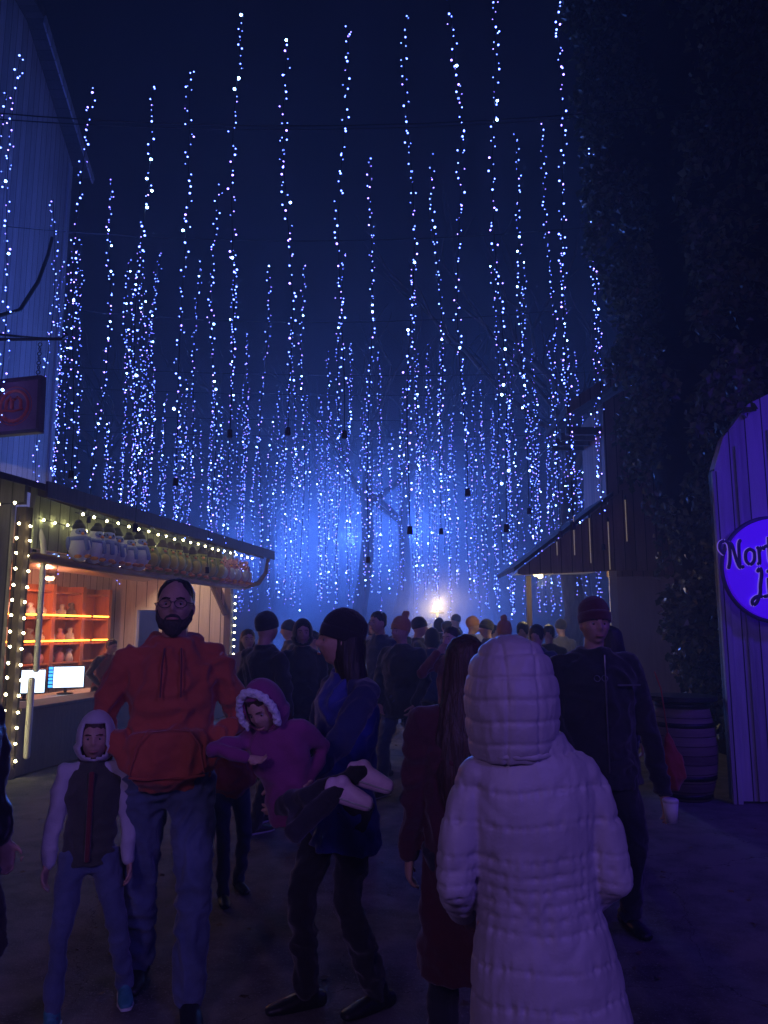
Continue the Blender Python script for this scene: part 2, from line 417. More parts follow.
# smoke hanging between the far trees, and a puff added for the lamp's halo
def smoke(loc, r, dens, label, nscale=.35, col=(.85, .9, 1)):
    bm = bmesh.new(); ball(bm, (0, 0, 0), r, 24)
    o = build('smoke', bm, 'metal'); o.location = loc; tag(o, label, None, kind='stuff')
    m = bpy.data.materials.new('smoke'); m.use_nodes = True; n = m.node_tree.nodes; l = m.node_tree.links
    n.remove(n['Principled BSDF'])
    pv = n.new('ShaderNodeVolumePrincipled'); pv.inputs['Color'].default_value = (*col, 1); pv.inputs['Anisotropy'].default_value = .2
    tc = n.new('ShaderNodeTexCoord'); mp = n.new('ShaderNodeMapping'); mp.inputs['Scale'].default_value = (1 / r[0], 1 / r[1], 1 / r[2])
    l.new(tc.outputs['Object'], mp.inputs[0])
    ln = n.new('ShaderNodeVectorMath'); ln.operation = 'LENGTH'; l.new(mp.outputs[0], ln.inputs[0])
    mr = n.new('ShaderNodeMapRange'); mr.interpolation_type = 'SMOOTHSTEP'
    mr.inputs['From Min'].default_value = .1; mr.inputs['From Max'].default_value = 1.0
    mr.inputs['To Min'].default_value = dens; mr.inputs['To Max'].default_value = 0
    l.new(ln.outputs['Value'], mr.inputs['Value'])
    nz = n.new('ShaderNodeTexNoise'); nz.inputs['Scale'].default_value = nscale; nz.inputs['Detail'].default_value = 3
    l.new(tc.outputs['Object'], nz.inputs['Vector'])
    m2 = n.new('ShaderNodeMapRange'); m2.inputs['From Min'].default_value = .35; m2.inputs['From Max'].default_value = .65
    m2.inputs['To Min'].default_value = .25; m2.inputs['To Max'].default_value = 1.6
    l.new(nz.outputs['Fac'], m2.inputs['Value'])
    mu = n.new('ShaderNodeMath'); mu.operation = 'MULTIPLY'; l.new(mr.outputs[0], mu.inputs[0]); l.new(m2.outputs[0], mu.inputs[1])
    l.new(mu.outputs[0], pv.inputs['Density']); l.new(pv.outputs[0], n['Material Output'].inputs['Volume'])
    o.data.materials.clear(); o.data.materials.append(m)
    return o
smoke((-1.2, 25.5, 5.8), (12.5, 4.5, 9.4), .08, 'bank of blue lit smoke hanging at the end of the lane')
smoke(tuple(at(437, 606, 19.5)), (2.2, 1.4, 1.7), .30, 'puff of pale smoke added round the yellow lamp to give it a halo', .9)

flood((-1.35, 17.6, .4), (-1.0, 18.6, 3), 420, (.02, .03, 1), spot=90, blend=.9, label='small deep blue floodlight on the ground shining up a bare trunk')
flood((3.0, -2.2, 3.9), (1.1, 4.2, .9), 340, (.20, .12, 1.0), size=.6, spot=112, blend=.9, lens='lens_violet', label='violet floodlight on a post behind the photographer, right hand side')
flood((-2.2, -2.6, 3.7), (-1.7, 5.0, .6), 230, (.46, .28, .95), size=.6, spot=95, blend=.9, lens='lens_violet', label='pinkish floodlight on a post behind the photographer, left hand side')
flood((5.2, 4.4, 4.4), (3.5, 7.3, .5), 250, (.065, .012, 1.0), size=.25, spot=122, blend=.8, lens='lens_violet', label='deep blue floodlight aimed at the plank fence with the round sign')
flood((-5.4, 8.4, 6.4), (-7.0, 14.0, 8.6), 820, (.07, .14, 1.0), size=.25, spot=100, blend=.9, lens='lens_blue', label='blue floodlight above the toy stall aimed at the grey barn')

# ------------------------------------------------------------------ grey barn on the left
def poly_prism(bm, pts, axis, a, b):
    """extrude a polygon of 2D pts along axis from a to b"""
    def P(u, v, w_):
        return {'X': (w_, u, v), 'Y': (u, w_, v), 'Z': (u, v, w_)}[axis]
    r0 = [bm.verts.new(P(u, v, a)) for u, v in pts]; r1 = [bm.verts.new(P(u, v, b)) for u, v in pts]
    n = len(pts)
    bm.faces.new(list(reversed(r0))); bm.faces.new(r1)
    for i in range(n): bm.faces.new((r0[i], r0[(i + 1) % n], r1[(i + 1) % n], r1[i]))
    return r0 + r1
o = empty('barn', (-6.97, 15.8, 0), 0, 'tall grey plank barn rising behind the plush toy stall', 'barn')
bm = bmesh.new(); poly_prism(bm, [(-8, 0), (0, 0), (0, 11.9), (-2.4, 13.35), (-8, 13.35)], 'X', -6, 0); build('wall', bm, 'board_barn', o)
bm = bmesh.new(); poly_prism(bm, [(.35, 11.75), (.42, 11.9), (-2.35, 13.6), (-8.5, 13.6), (-8.5, 13.4), (-2.4, 13.4)], 'X', -6, .34); build('roof', bm, 'shingle', o)
bm = bmesh.new(); poly_prism(bm, [(.33, 11.6), (.40, 11.75), (-2.4, 13.46), (-2.45, 13.25)], 'X', .345, .375); build('bargeboard', bm, 'board_barn', o)
bm = bmesh.new(); box(bm, .005, .035, -.14, .02, 0, 11.8); build('corner_board', bm, 'board_barn', o)

# hanging square sign with a red round emblem
sx = at(44, 345, 6.9)
o = empty('hanging_sign', (at(20, 407, 6.9).x, 6.9, 3.25), 0, 'square maroon hanging sign with a round red emblem below an iron bracket', 'sign')
c = at(14, 407, 6.9); c = c - Vector(o.location)
wd, hh = .30, .27
tilt = Matrix.Translation(c) @ Matrix.Rotation(R(-12), 4, 'Z') @ Matrix.Rotation(R(-1.5), 4, 'Y')
def tb(bm): bmesh.ops.transform(bm, matrix=tilt, verts=bm.verts)
bm = bmesh.new(); box(bm, -wd + .03, wd - .03, -.02, .02, -hh + .03, hh - .03); tb(bm); build('panel', bm, 'sign_maroon', o)
bm = bmesh.new()
for a_, b_ in (((-wd, wd, -.04, .04, hh - .035, hh)), (-wd, wd, -.04, .04, -hh, -hh + .035)), ((-wd, -wd + .035, -.041, .041, -hh + .035, hh - .035), (wd - .035, wd, -.041, .041, -hh + .035, hh - .035)):
    box(bm, *a_, .006); box(bm, *b_, .006)
tb(bm); build('frame', bm, 'sign_frame', o)
bm = bmesh.new(); rx = Matrix.Rotation(R(90), 4, 'X')
torus(bm, (.02, -.026, 0), .145, .014, rx, 40, 8)
torus(bm, (.02, -.026, 0), .182, .004, rx, 40, 6)
for k in range(9):     # lower arc, heavier
    a = R(200 + k * 17.5); ball(bm, (.02 + .145 * math.cos(a), -.026, .145 * math.sin(a)), (.02, .012, .022), 8)
loft(bm, [(-.06, -.03, -.02), (-.055, -.03, .05), (-.02, -.03, .082), (0.0, -.03, .05), (0.0, -.03, -.02)], [.016] * 5, n=8)
loft(bm, [(.02, -.03, .06), (.055, -.03, .08), (.09, -.03, .05), (.092, -.03, -.02)], [.015] * 4, n=8)
loft(bm, [(-.09, -.03, -.035), (0.02, -.03, -.05), (.11, -.03, -.035)], [.012] * 3, n=8)
tb(bm); build('emblem', bm, 'sign_red', o, True)
for xx in (-.2, .2):
    bm = bmesh.new(); 
    for k in range(8): torus(bm, c + Vector((xx, 0, hh + .02 + k * .045)), .018, .005, Matrix.Rotation(R(90), 4, 'X' if k % 2 else 'Y'), 10, 5, 1, 1.0)
    build('chain', bm, 'dark_metal', o)
bm = bmesh.new(); zt = c.z + hh + .39
loft(bm, [(-2.3, .05, zt), (.34, 0, zt)], [.016, .016], n=8)
loft(bm, [(-2.3, .05, zt + .12), (-.8, 0, zt + .1), (-.1, 0, zt + .03), (.34, 0, zt), (.40, 0, zt + .04), (.36, 0, zt + .07)], [.012] * 6, n=8)
build('bracket', bm, 'dark_metal', o, True)
bm = bmesh.new(); pp = [at(-60, 330, 7.2), at(-10, 318, 7.4), at(20, 310, 7.7), at(38, 282, 8.2), at(48, 255, 8.8), at(52, 238, 9.6)]
loft(bm, pp, [.022] * 6, n=8); tag(build('power_cable', bm, 'wire', None, True), 'thick black cable drooping in a curve across the grey barn wall', 'cable')

# ------------------------------------------------------------------ plush toy stall on the left
BR = -math.atan2(1.14, 6.2)
booth = empty('game_stall', (-4.04, 8.6, 0), BR, 'wooden game stall hung with plush toys and outlined in warm white bulbs', 'stall')
L = 6.35; D = 2.5
def bput(name, fn, m, smooth=False, parent=booth):
    bm = bmesh.new(); fn(bm); return build(name, bm, m, parent, smooth)
def f_near(bm): box(bm, -D, -.14, -.06, .0, 0, 3.0)
bput('near_wall', f_near, 'booth_paint_end')
def f_back(bm): box(bm, -D - .06, -D, -.06, L, 0, 3.3)
bput('back_wall', f_back, 'board_pale_side')
def f_far(bm):     # pale end wall with a window hole
    y0, y1 = L - .07, L
    box(bm, -D, -1.92, y0, y1, 0, 3.1); box(bm, -1.45, -.001, y0, y1, 0, 3.1)
    box(bm, -1.92, -1.45, y0, y1, 0, 1.1); box(bm, -1.92, -1.45, y0, y1, 1.98, 3.1)
bput('end_wall', f_far, 'board_pale')
def f_wf(bm):
    box(bm, -1.96, -1.41, L - .10, L - .072, 1.98, 2.03); box(bm, -1.96, -1.41, L - .10, L - .072, 1.05, 1.1)
    box(bm, -1.96, -1.92, L - .10, L - .072, 1.1, 1.98); box(bm, -1.45, -1.41, L - .10, L - .072, 1.1, 1.98)
bput('window_frame', f_wf, 'trim')
def f_panel(bm): box(bm, -.10, 0, .12, L - .1, .02, .70)
bput('front_panel', f_panel, 'dark_wood')
def f_counter(bm): box(bm, -.5, .03, .12, L - .13, .705, .745, .008)
bput('counter', f_counter, 'dark_wood')
for y0 in (0.0, L - .12):
    bput('post', lambda bm: box(bm, -.13, .0, y0 - .001, y0 + .12, 0, 2.98, .006), 'dark_wood')
bput('drain_pipe', lambda bm: (loft(bm, [(.075, .26, 1.15), (.075, .26, 2.45), (.05, .26, 2.62), (-.03, .26, 2.8)], [.032] * 4, n=10), loft(bm, [(.07, .20, .22), (.07, .20, 1.05)], [.036] * 2, n=10)), 'trim', True)
def f_head(bm): box(bm, -.05, .02, .12, L - .12, 2.52, 3.22)
bput('header_board', f_head, 'board_green')
# roof: slopes up from the lane side towards the back
def f_roof(bm):
    poly_prism(bm, [(.64, 3.03), (.64, 3.10), (-D - .5, 4.15), (-D - .5, 4.07)], 'Y', -.62, L + .42)
bput('roof', f_roof, 'shingle')
def f_fascia(bm): box(bm, .645, .675, -.62, L + .42, 2.96, 3.13, .004)
bput('fascia', f_fascia, 'dark_wood')
for k in range(9):
    yk = .15 + k * .76
    bput('rafter', lambda bm: poly_prism(bm, [(.62, 2.93), (.62, 3.02), (-.6, 3.46), (-.6, 3.34)], 'Y', yk, yk + .05), 'dark_wood')
def f_gable(bm): poly_prism(bm, [(-.0, 3.0), (-.0, 3.26), (-D, 4.06), (-D, 3.0)], 'Y', -.055, -.005)
bput('gable_board', f_gable, 'booth_paint_end')
bput('end_gable_board', lambda bm: poly_prism(bm, [(-.0, 3.105), (-.0, 3.24), (-D, 4.05), (-D, 3.105)], 'Y', L - .06, L - .01), 'board_pale')
def f_rail(bm): loft(bm, [(.16, -.05, 2.40), (.17, 1.6, 2.385), (.15, 3.2, 2.40), (.17, 4.8, 2.39), (.16, L + .12, 2.41)], [.055, .05, .056, .05, .052], n=12)
bput('rail', f_rail, 'log', True)
def f_brace(bm): loft(bm, [(.16, L + .1, 2.40), (.4, L + .28, 2.5), (.52, L + .34, 2.7), (.56, L + .36, 2.98)], [.045, .045, .04, .035], n=10)
bput('bent_brace', f_brace, 'log', True)
bput('diagonal_brace', lambda bm: loft(bm, [(-.08, L - .2, 1.9), (-.62, L - .2, 2.95)], [.05, .05], n=4), 'dark_wood')
def f_duct(bm):
    loft(bm, [(-1.5, .6, 2.62), (-1.6, 3, 2.66), (-1.6, 5.8, 2.66)], [(.34, .16)] * 3, n=20)
bput('duct', f_duct, 'duct', True)

# warm bulb strings on the stall
wb = bulb_mesh('bulb', 'bulb_glass_warm', .0165)
def bulb_line(pts, sp, jit, label, seed):
    rr = random.Random(seed)
    t = empty('bulb_string', booth.matrix_world @ Vector((0, 0, 0)), BR, label, 'string lights', 'warm bulb strings on the toy stall')
    t.location = booth.location
    bm = bmesh.new(); loft(bm, pts, [.006] * len(pts), n=5); build('cord', bm, 'wire', t)
    for a, b in zip(pts, pts[1:]):
        a, b = Vector(a), Vector(b); n = max(1, int((b - a).length / sp))
        for i in range(n):
            p = a.lerp(b, (i + .5) / n)
            o = bpy.data.objects.new('bulb', wb); link(o, t)
            o.location = p + Vector((rr.uniform(-jit, jit), rr.uniform(-jit, jit), rr.uniform(-jit, jit)))
bulb_line([(-.02, -.10, .15), (-.02, -.10, 2.86)], .165, .008, 'vertical string of warm bulbs on the outer side of the near stall post', 1)
bulb_line([(.045, .03, .12), (.045, .03, 2.84)], .165, .008, 'vertical string of warm bulbs on the lane side of the near stall post', 2)
bulb_line([(-1.6, -.30, 2.93), (.2, -.34, 2.96)], .20, .006, 'short row of warm bulbs under the near end of the stall roof', 3)
bulb_line([(.06, .14, 2.86), (.07, 1.9, 2.83), (.07, 4.2, 2.84), (.07, L, 2.83)], .22, .01, 'long row of warm bulbs along the header board above the plush toys', 4)
bulb_line([(.03, L + .03, .4), (.03, L + .03, 2.3)], .135, .006, 'vertical string of small bulbs on the far corner post of the toy stall', 5)

bulb_line([(.42, .3, 2.945), (.42, 2.2, 2.935), (.42, 4.4, 2.94), (.42, L, 2.93)], .26, .01, 'row of warm bulbs under the eave in front of the plush toys', 6)

# interior: shelving lit by orange strips
sh = empty('display_shelf', (-4.04, 8.6, 0), BR, 'orange lit display shelf full of prizes against the back wall of the toy stall', 'shelf')
X0, X1 = -D + .02, -D + .32; Y0, Y1 = 1.3, 5.7
for y in np.linspace(Y0, Y1, 6):
    build('upright', (lambda b: (box(b, X0, X1, y - .05, y + .05, .8, 2.35, .004), b)[-1])(bmesh.new()), 'orange_wood', sh)
for z in (1.06, 1.38, 1.80, 2.24):
    build('shelf_board', (lambda b: (box(b, X0, X1 - .02, Y0, Y1, z - .03, z, .003), b)[-1])(bmesh.new()), 'orange_wood', sh)
for z in (1.42, 1.84):
    for a, b_ in ((Y0 + .1, Y0 + 1.75), (Y0 + 1.85, Y1 - .7), (Y1 - .6, Y1 - .1)):
        build('light_strip', (lambda b: (loft(b, [(X1 + .03, a, z), (X1 + .03, b_, z)], [.014, .014], n=8), b)[-1])(bmesh.new()), 'led_orange', sh)
build('back_board', (lambda b: (box(b, X0 - .015, X0 - .003, Y0, Y1, .8, 2.35), b)[-1])(bmesh.new()), 'orange_wood', sh)
loc2w = Matrix.Translation((-4.04, 8.6, 0)) @ Matrix.Rotation(BR, 4, 'Z')
pr = random.Random(3)
protos = []
for nm, c1 in (('prize_bag', 'plush_white'), ('prize_bag', 'pale_cloth'), ('prize_bag', 'plush_pink'), ('prize_bag', 'grey_cloth')):
    bm = bmesh.new(); loft(bm, [(0, 0, .0), (0, 0, .06), (0, 0, .14), (.0, 0, .19), (0, 0, .23)], [(.07, .06), (.10, .08), (.085, .07), (.03, .03), (.055, .05)], n=10)
    for v in bm.verts: v.co += Vector((pr.uniform(-.012, .012), pr.uniform(-.012, .012), pr.uniform(-.012, .012)))
    p = build(nm, bm, c1, None, True); protos.append(p)
shelfw = {1.06: 'bottom', 1.38: 'middle', 1.80: 'top'}
used = set()
cnt = 0
for z in (1.06, 1.38, 1.80):
    for k in range(13):
        y = Y0 + .22 + k * .285
        if min(abs(y - u) for u in np.linspace(Y0, Y1, 6)) < .1: y += .12
        pi = pr.randrange(4)
        q = protos[pi]
        if pi in used: q = q.copy(); link(q)
        used.add(pi)
        q.location = loc2w @ Vector((X0 + .16, y, z + .002)); q.scale = (1, 1, pr.uniform(.8, 1.15)); q.rotation_euler.z = pr.uniform(0, 6)
        tag(q, ['white', 'pale grey', 'pink', 'dark grey'][pi] + ' bagged prize on the %s shelf of the orange lit display' % shelfw[z], 'prize', 'bagged prizes on the orange lit shelf')
        cnt += 1
# monitors and till on the counter
for k, (x, y) in enumerate(((-.95, 1.55), (-1.0, 2.55))):
    p = loc2w @ Vector((x, y, .0))
    t = empty('monitor', p, R(26), ['bright screen on a stand nearest the post of the toy stall', 'second bright screen further inside the toy stall'][k], 'monitor')
    zc = .93
    build('casing', (lambda b: (box(b, -.25, .25, .0, .035, zc - .16, zc + .16, .01), b)[-1])(bmesh.new()), 'black_plastic', t)
    build('screen', (lambda b: (box(b, -.17, .235, -.004, -.001, zc - .145, zc + .145), b)[-1])(bmesh.new()), 'screen', t)
    build('menu_bar', (lambda b: ([box(b, -.235, -.18, -.004, -.001, zc - .14 + i * .05, zc - .105 + i * .05) for i in range(6)], b)[-1])(bmesh.new()), 'screen_blue', t)
    build('stand', (lambda b: (loft(b, [(0, .05, .70), (0, .05, zc - .1)], [.025, .02], n=8), ball(b, (0, .05, .70), (.12, .09, .015), 14), b)[-1])(bmesh.new()), 'black_plastic', t, True)
tb_ = empty('work_table', loc2w @ Vector((-1.05, 2.7, 0)), BR, 'pale work table under the two bright screens in the toy stall', 'table')
build('tabletop', (lambda b: (box(b, -.36, .36, -1.35, 1.1, .65, .685, .006), b)[-1])(bmesh.new()), 'trim', tb_)
for sx_, sy_ in ((-1, -1.25), (1, -1.25), (-1, 1.0), (1, 1.0)):
    build('leg', (lambda b: (box(b, sx_ * .3 - .025, sx_ * .3 + .025, sy_ - .025, sy_ + .025, 0, .65), b)[-1])(bmesh.new()), 'dark_metal', tb_)
# ceiling lamp inside the stall
def lamp_fix(local, energy, color, label, rad=.09, name='ceiling_lamp', mat_='lamp_warm', root=None, parent=None):
    p = loc2w @ Vector(local) if root is None else Vector(local)
    t = empty(name, p, 0, label, 'lamp')
    bm = bmesh.new(); loft(bm, [(0, 0, 0), (0, 0, .05)], [rad, rad * .6], n=16, dome=False); build('lamp_housing', bm, 'trim', t, True)
    bm = bmesh.new(); ball(bm, (0, 0, -.02), (rad * .8, rad * .8, .04), 14); build('lamp_globe', bm, mat_, t, True)
    ld = bpy.data.lights.new('lamp', 'POINT'); ld.energy = energy; ld.color = color; ld.shadow_soft_size = rad
    lo = bpy.data.objects.new('lamp', ld); link(lo, t); lo.location = (0, 0, -.12)
    return t
M['lamp_warm'] = mat('lamp_warm', (1, .85, .6), .4, emis=(1, .72, .42), estr=3, sample='NONE')
lamp_fix((-1.1, 4.9, 2.95), 80, (1, .70, .54), 'warm ceiling lamp at the far end inside the toy stall')
lamp_fix((-1.6, 2.9, 2.40), 70, (1, .33, .18), 'orange ceiling lamp above the display shelf')
0 and lamp_fix((.30, 1.6, 2.93), 1.6, (.85, .95, .45), 'small yellowish lamp under the stall eave above the blue plush toys')
0 and lamp_fix((.30, 4.2, 2.93), 1.2, (.9, .9, .35), 'small yellowish lamp under the stall eave above the yellow plush toys')

# plush toys on the rail: generic bird shapes
def plush(kind):
    body, belly, hat = {'blue': ('plush_blue', 'plush_white', 'felt_black'), 'yellow': ('plush_green', 'plush_yellow', 'dark_wood'), 'pink': ('plush_pink', 'plush_white', 'plush_pink')}[kind]
    t = empty('plush_toy')
    bm = bmesh.new(); loft(bm, [(0, 0, .05), (0, 0, .14), (0, 0, .24), (0, 0, .33), (0, 0, .39)], [.11, .145, .125, .098, .07], n=20)
    t_ = build('body', bm, belly if kind == 'blue' else body, t, True)
    bm = bmesh.new(); ball(bm, (.105, 0, .17), (.06, .085, .11), 14)
    if kind != 'blue': build('belly', bm, belly, t, True)
    else: bm.free()
    if kind == 'blue':
        bm = bmesh.new(); loft(bm, [(0.004, 0, .235), (.004, 0, .265), (.004, 0, .285)], [.128, .126, .116], n=20, dome=False)
        loft(bm, [(.12, .03, .25), (.14, .04, .18), (.145, .045, .12)], [(.02, .03)] * 3, n=8)
        build('scarf', bm, 'plush_blue', t, True)
        bm = bmesh.new(); ball(bm, (.06, 0, .335), (.055, .075, .055), 14); build('face', bm, 'plush_blue', t, True)
    for s in (-1, 1):
        bm = bmesh.new(); ball(bm, (.0, s * .135, .2), (.045, .03, .09), 12); build('wing', bm, body, t, True)
        bm = bmesh.new(); ball(bm, (.108, s * .036, .345), .011, 8); build('eye', bm, 'felt_black', t, True)
        bm = bmesh.new(); ball(bm, (.10, s * .06, .035), (.07, .042, .025), 12); build('foot', bm, 'plush_orange', t, True)
    bm = bmesh.new(); loft(bm, [(.10, 0, .32), (.145, 0, .31)], [.024, .008], n=8); build('beak', bm, 'plush_orange', t, True)
    bm = bmesh.new()
    if kind == 'pink':
        for s in (-1, 1): ball(bm, (0, s * .065, .42), (.025, .035, .045), 10)
    else:
        loft(bm, [(0, 0, .40), (0, 0, .41)], [.085, .08], n=16); loft(bm, [(0, 0, .41), (0, 0, .465)], [.055, .05], n=14)
    build('ear' if kind == 'pink' else 'hat', bm, hat, t, True)
    return t
kinds = ['blue'] * 6 + ['yellow'] * 9 + ['pink'] * 5
first = {}
ordn = ['first', 'second', 'third', 'fourth', 'fifth', 'sixth', 'seventh', 'eighth', 'ninth']
kc = {}
for i, k in enumerate(kinds):
    if k not in first: t = plush(k); first[k] = t
    else: t = copy_tree(first[k])
    idx = kc.get(k, 0); kc[k] = idx + 1
    y = .72 + i * .30 + pr.uniform(-.03, .03)
    if k == 'blue': y = .72 + i * .29
    t.location = loc2w @ Vector((.22 + pr.uniform(-.02, .03), y, 2.44))
    t.rotation_euler = (pr.uniform(-.12, .12), pr.uniform(-.05, .1), BR + R(-38) + pr.uniform(-.35, .35))
    t.scale = [pr.uniform(.92, 1.08)] * 3
    what = {'blue': 'white plush bird with blue scarf and black hat', 'yellow': 'yellow green plush bird with dark hat', 'pink': 'pink plush owl with small ears'}[k]
    tag(t, '%s, %s from the near post' % (what, ordn[idx]), 'plush toy', 'plush toys lined up on the stall rail')

# ------------------------------------------------------------------ hut with lean-to on the right
HY = 11.0
hx0 = at(612, 600, HY).x
hut = empty('wooden_hut', (hx0, HY, 0), 0, 'brown wooden hut with a low lean-to canopy lit from below, right of the lane', 'hut')
bm = bmesh.new(); box(bm, 0, 3.2, 0, .12, 0, 2.35); build('lower_wall', bm, 'board_beige', hut)
bm = bmesh.new(); poly_prism(bm, [(-.02, 2.352), (3.2, 2.352), (3.2, 6.4), (1.6, 5.9), (-.02, 4.9)], 'Y', -.02, .14); build('upper_wall', bm, 'board_brown', hut)
bm = bmesh.new(); box(bm, -.02, .10, .15, 1.2, 2.9, 4.9); build('side_wall', bm, 'board_brown_side', hut)
bm = bmesh.new(); poly_prism(bm, [(-.62, 4.68), (-.62, 4.78), (1.6, 6.2), (3.5, 6.6), (3.5, 6.5), (1.6, 6.08)], 'Y', -.35, 1.3); build('roof', bm, 'shingle', hut)
for k in range(4):
    bm = bmesh.new(); box(bm, -.55, -.03, .05 + k * .34, .12 + k * .34, 4.45, 4.56); build('rafter', bm, 'dark_wood', hut)
bm = bmesh.new(); poly_prism(bm, [(-.64, 4.62), (-.64, 4.80), (1.6, 6.24), (1.6, 6.06)], 'Y', -.39, -.355); build('bargeboard', bm, 'board_brown', hut)
bm = bmesh.new(); box(bm, -.04, .07, -.045, -.022, 0, 2.9); build('corner_trim', bm, 'trim', hut)
# lean-to
ex = at(519, 575, HY - .1).x - hx0
bm = bmesh.new(); poly_prism(bm, [(ex - .03, 2.38), (ex - .03, 2.43), (-.02, 3.42), (.62, 3.95), (.62, 2.42), (-.02, 2.42), (ex + .05, 2.36)], 'Y', -.20, -.15); build('lean_to_gable', bm, 'board_brown', hut)
bm = bmesh.new(); poly_prism(bm, [(ex - .1, 2.40), (ex - .1, 2.46), (-.0, 3.53), (-.0, 3.47)], 'Y', -.30, 1.25); build('lean_to_roof', bm, 'shingle', hut)
bm = bmesh.new(); poly_prism(bm, [(ex + .12, 2.45), (ex + .12, 2.47), (-.03, 2.49), (-.03, 2.47)], 'Y', -.13, 1.2); build('ceiling', bm, 'trim', hut)
bm = bmesh.new(); box(bm, ex + .32, ex + .40, 1.1, 1.18, 0, 2.44); build('post', bm, 'dark_wood', hut)
bm = bmesh.new(); box(bm, ex + .42, -.05, 1.08, 1.2, 0, 1.0); build('counter_front', bm, 'board_brown', hut)
for k, (xx, yy) in enumerate(((ex + .28, .1), (ex + .42, .5))):
    bm = bmesh.new(); ball(bm, (xx, yy, 2.40), .045, 12); b_ = build('bulb', bm, 'lamp_globe', hut, True)
ld = bpy.data.lights.new('lean_to_lamp', 'POINT'); ld.energy = 24; ld.color = (1, .78, .38); ld.shadow_soft_size = .05
lo = bpy.data.objects.new('lean_to_lamp', ld); link(lo, hut); lo.location = (ex + .40, .3, 2.28)
M['tube_warm'] = mat('tube_warm', (1, .9, .6), .4, emis=(1, .75, .5), estr=.14, sample='NONE')
for k, px in enumerate((557, 574, 590, 609, 626)):
    p = at(px, (548, 535, 540, 545, 520)[k], HY - .26)
    tb2 = empty('light_tube', p, 0, '%s from the left of the thin light tubes hanging on the brown lean-to' % ordn[k], 'tube light', 'thin light tubes on the lean-to')
    h_ = (.10, .28, .32, .34, .3)[k]
    bm = bmesh.new(); loft(bm, [(0, 0, -h_), (0, 0, h_)], [.007, .007], n=8); build('tube', bm, 'tube_warm', tb2, True)
    bm = bmesh.new(); loft(bm, [(0, 0, h_), (0, 0, h_ + .05)], [.016, .012], n=8); build('cap', bm, 'black_plastic', tb2, True)

# ------------------------------------------------------------------ plank fence with the round sign on the right
FY = 7.5; fx = at(735, 800, FY).x
fence = empty('plank_wall', (fx, FY, 0), 0, 'tall violet lit plank wall with pale corner trim carrying the round sign', 'wall')
bm = bmesh.new()
top = [(0, 3.15), (.12, 3.5), (.4, 3.85), (.9, 4.1), (2.0, 4.2), (5, 4.2)]
poly_prism(bm, [(0, 0.02), (0, 3.15)] + top[1:] + [(5, 0.02)], 'Y', 0, .12)
build('planks', bm, 'board_fence', fence)
bm = bmesh.new(); box(bm, -.03, .06, -.045, -.003, 0, 3.15, .004); build('corner_trim', bm, 'board_fence', fence)
for k in range(12):
    bm = bmesh.new(); x = .20 + k * .34 + pr.uniform(-.02, .02); box(bm, x, x + .05, -.03, -.003, 0.02, 3.3 + min(.6, x * .5), .003); build('batten', bm, 'board_fence', fence)

sc_ = at(777, 569, FY - .22)
sgn = empty('round_sign', sc_, 0, 'round glowing violet blue sign with outlined ornate lettering on the plank wall', 'sign')
bm = bmesh.new(); rx = Matrix.Rotation(R(90), 4, 'X')
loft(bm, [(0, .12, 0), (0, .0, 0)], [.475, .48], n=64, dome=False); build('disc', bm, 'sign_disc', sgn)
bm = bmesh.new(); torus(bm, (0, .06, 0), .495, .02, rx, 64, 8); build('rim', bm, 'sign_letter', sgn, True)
GL = {  # pen strokes of each ornate letter in a unit box
 'N': [[(-.25, .55), (-.42, .75), (-.38, .98), (-.15, 1.05), (.02, .92), (.06, .6), (.02, .2), (-.06, -.05)], [(.02, .95), (.18, .85), (.36, .2), (.50, -.08), (.66, -.06)], [(.50, -.05), (.50, .4), (.52, .85), (.60, 1.0)]],
 'o': [[(.30, .62), (.10, .5), (.08, .18), (.28, 0), (.48, .16), (.50, .48), (.30, .62)]],
 'r': [[(.10, .65), (.16, .55), (.16, .05), (.08, 0)], [(.16, .45), (.30, .64), (.42, .56)]],
 't': [[(.22, 1.0), (.20, .15), (.30, 0), (.42, .08)], [(.02, .66), (.42, .70)]],
 'h': [[(.12, 1.05), (.12, 0)], [(.12, .45), (.30, .62), (.44, .5), (.44, .05), (.52, 0)]],
 'e': [[(.10, .32), (.46, .38), (.42, .58), (.22, .62), (.08, .35), (.18, .03), (.44, .08)]],
 'n': [[(.10, .62), (.12, 0)], [(.12, .45), (.30, .62), (.44, .5), (.44, .05), (.52, 0)]],
 'L': [[(.10, .95), (.22, 1.05), (.28, .85), (.18, .4), (.14, .1), (-.05, -.22), (-.22, -.28), (-.24, -.12), (.0, .0), (.4, -.04), (.9, .02), (1.5, .14), (2.1, .34)]],
 'i': [[(.14, .62), (.14, .1), (.24, 0)], [(.14, .88), (.17, .92)]],
 'g': [[(.46, .6), (.2, .62), (.08, .35), (.24, .05), (.44, .2), (.46, .6), (.46, -.2), (.3, -.38), (.1, -.3)]],
 's': [[(.44, .55), (.24, .64), (.1, .5), (.42, .2), (.3, 0), (.06, .06)]]}
def smooth_path(p, k=5):
    p = [Vector((a[0], a[1], 0)) for a in p]
    if len(p) < 3: return p
    out = []
    for i in range(len(p) - 1):
        p0, p1, p2, p3 = p[max(0, i - 1)], p[i], p[i + 1], p[min(len(p) - 1, i + 2)]
        for j in range(k):
            u = j / k
            out.append(.5 * ((2 * p1) + (-p0 + p2) * u + (2 * p0 - 5 * p1 + 4 * p2 - p3) * u * u + (-p0 + 3 * p1 - 3 * p2 + p3) * u ** 3))
    return out + [p[-1]]
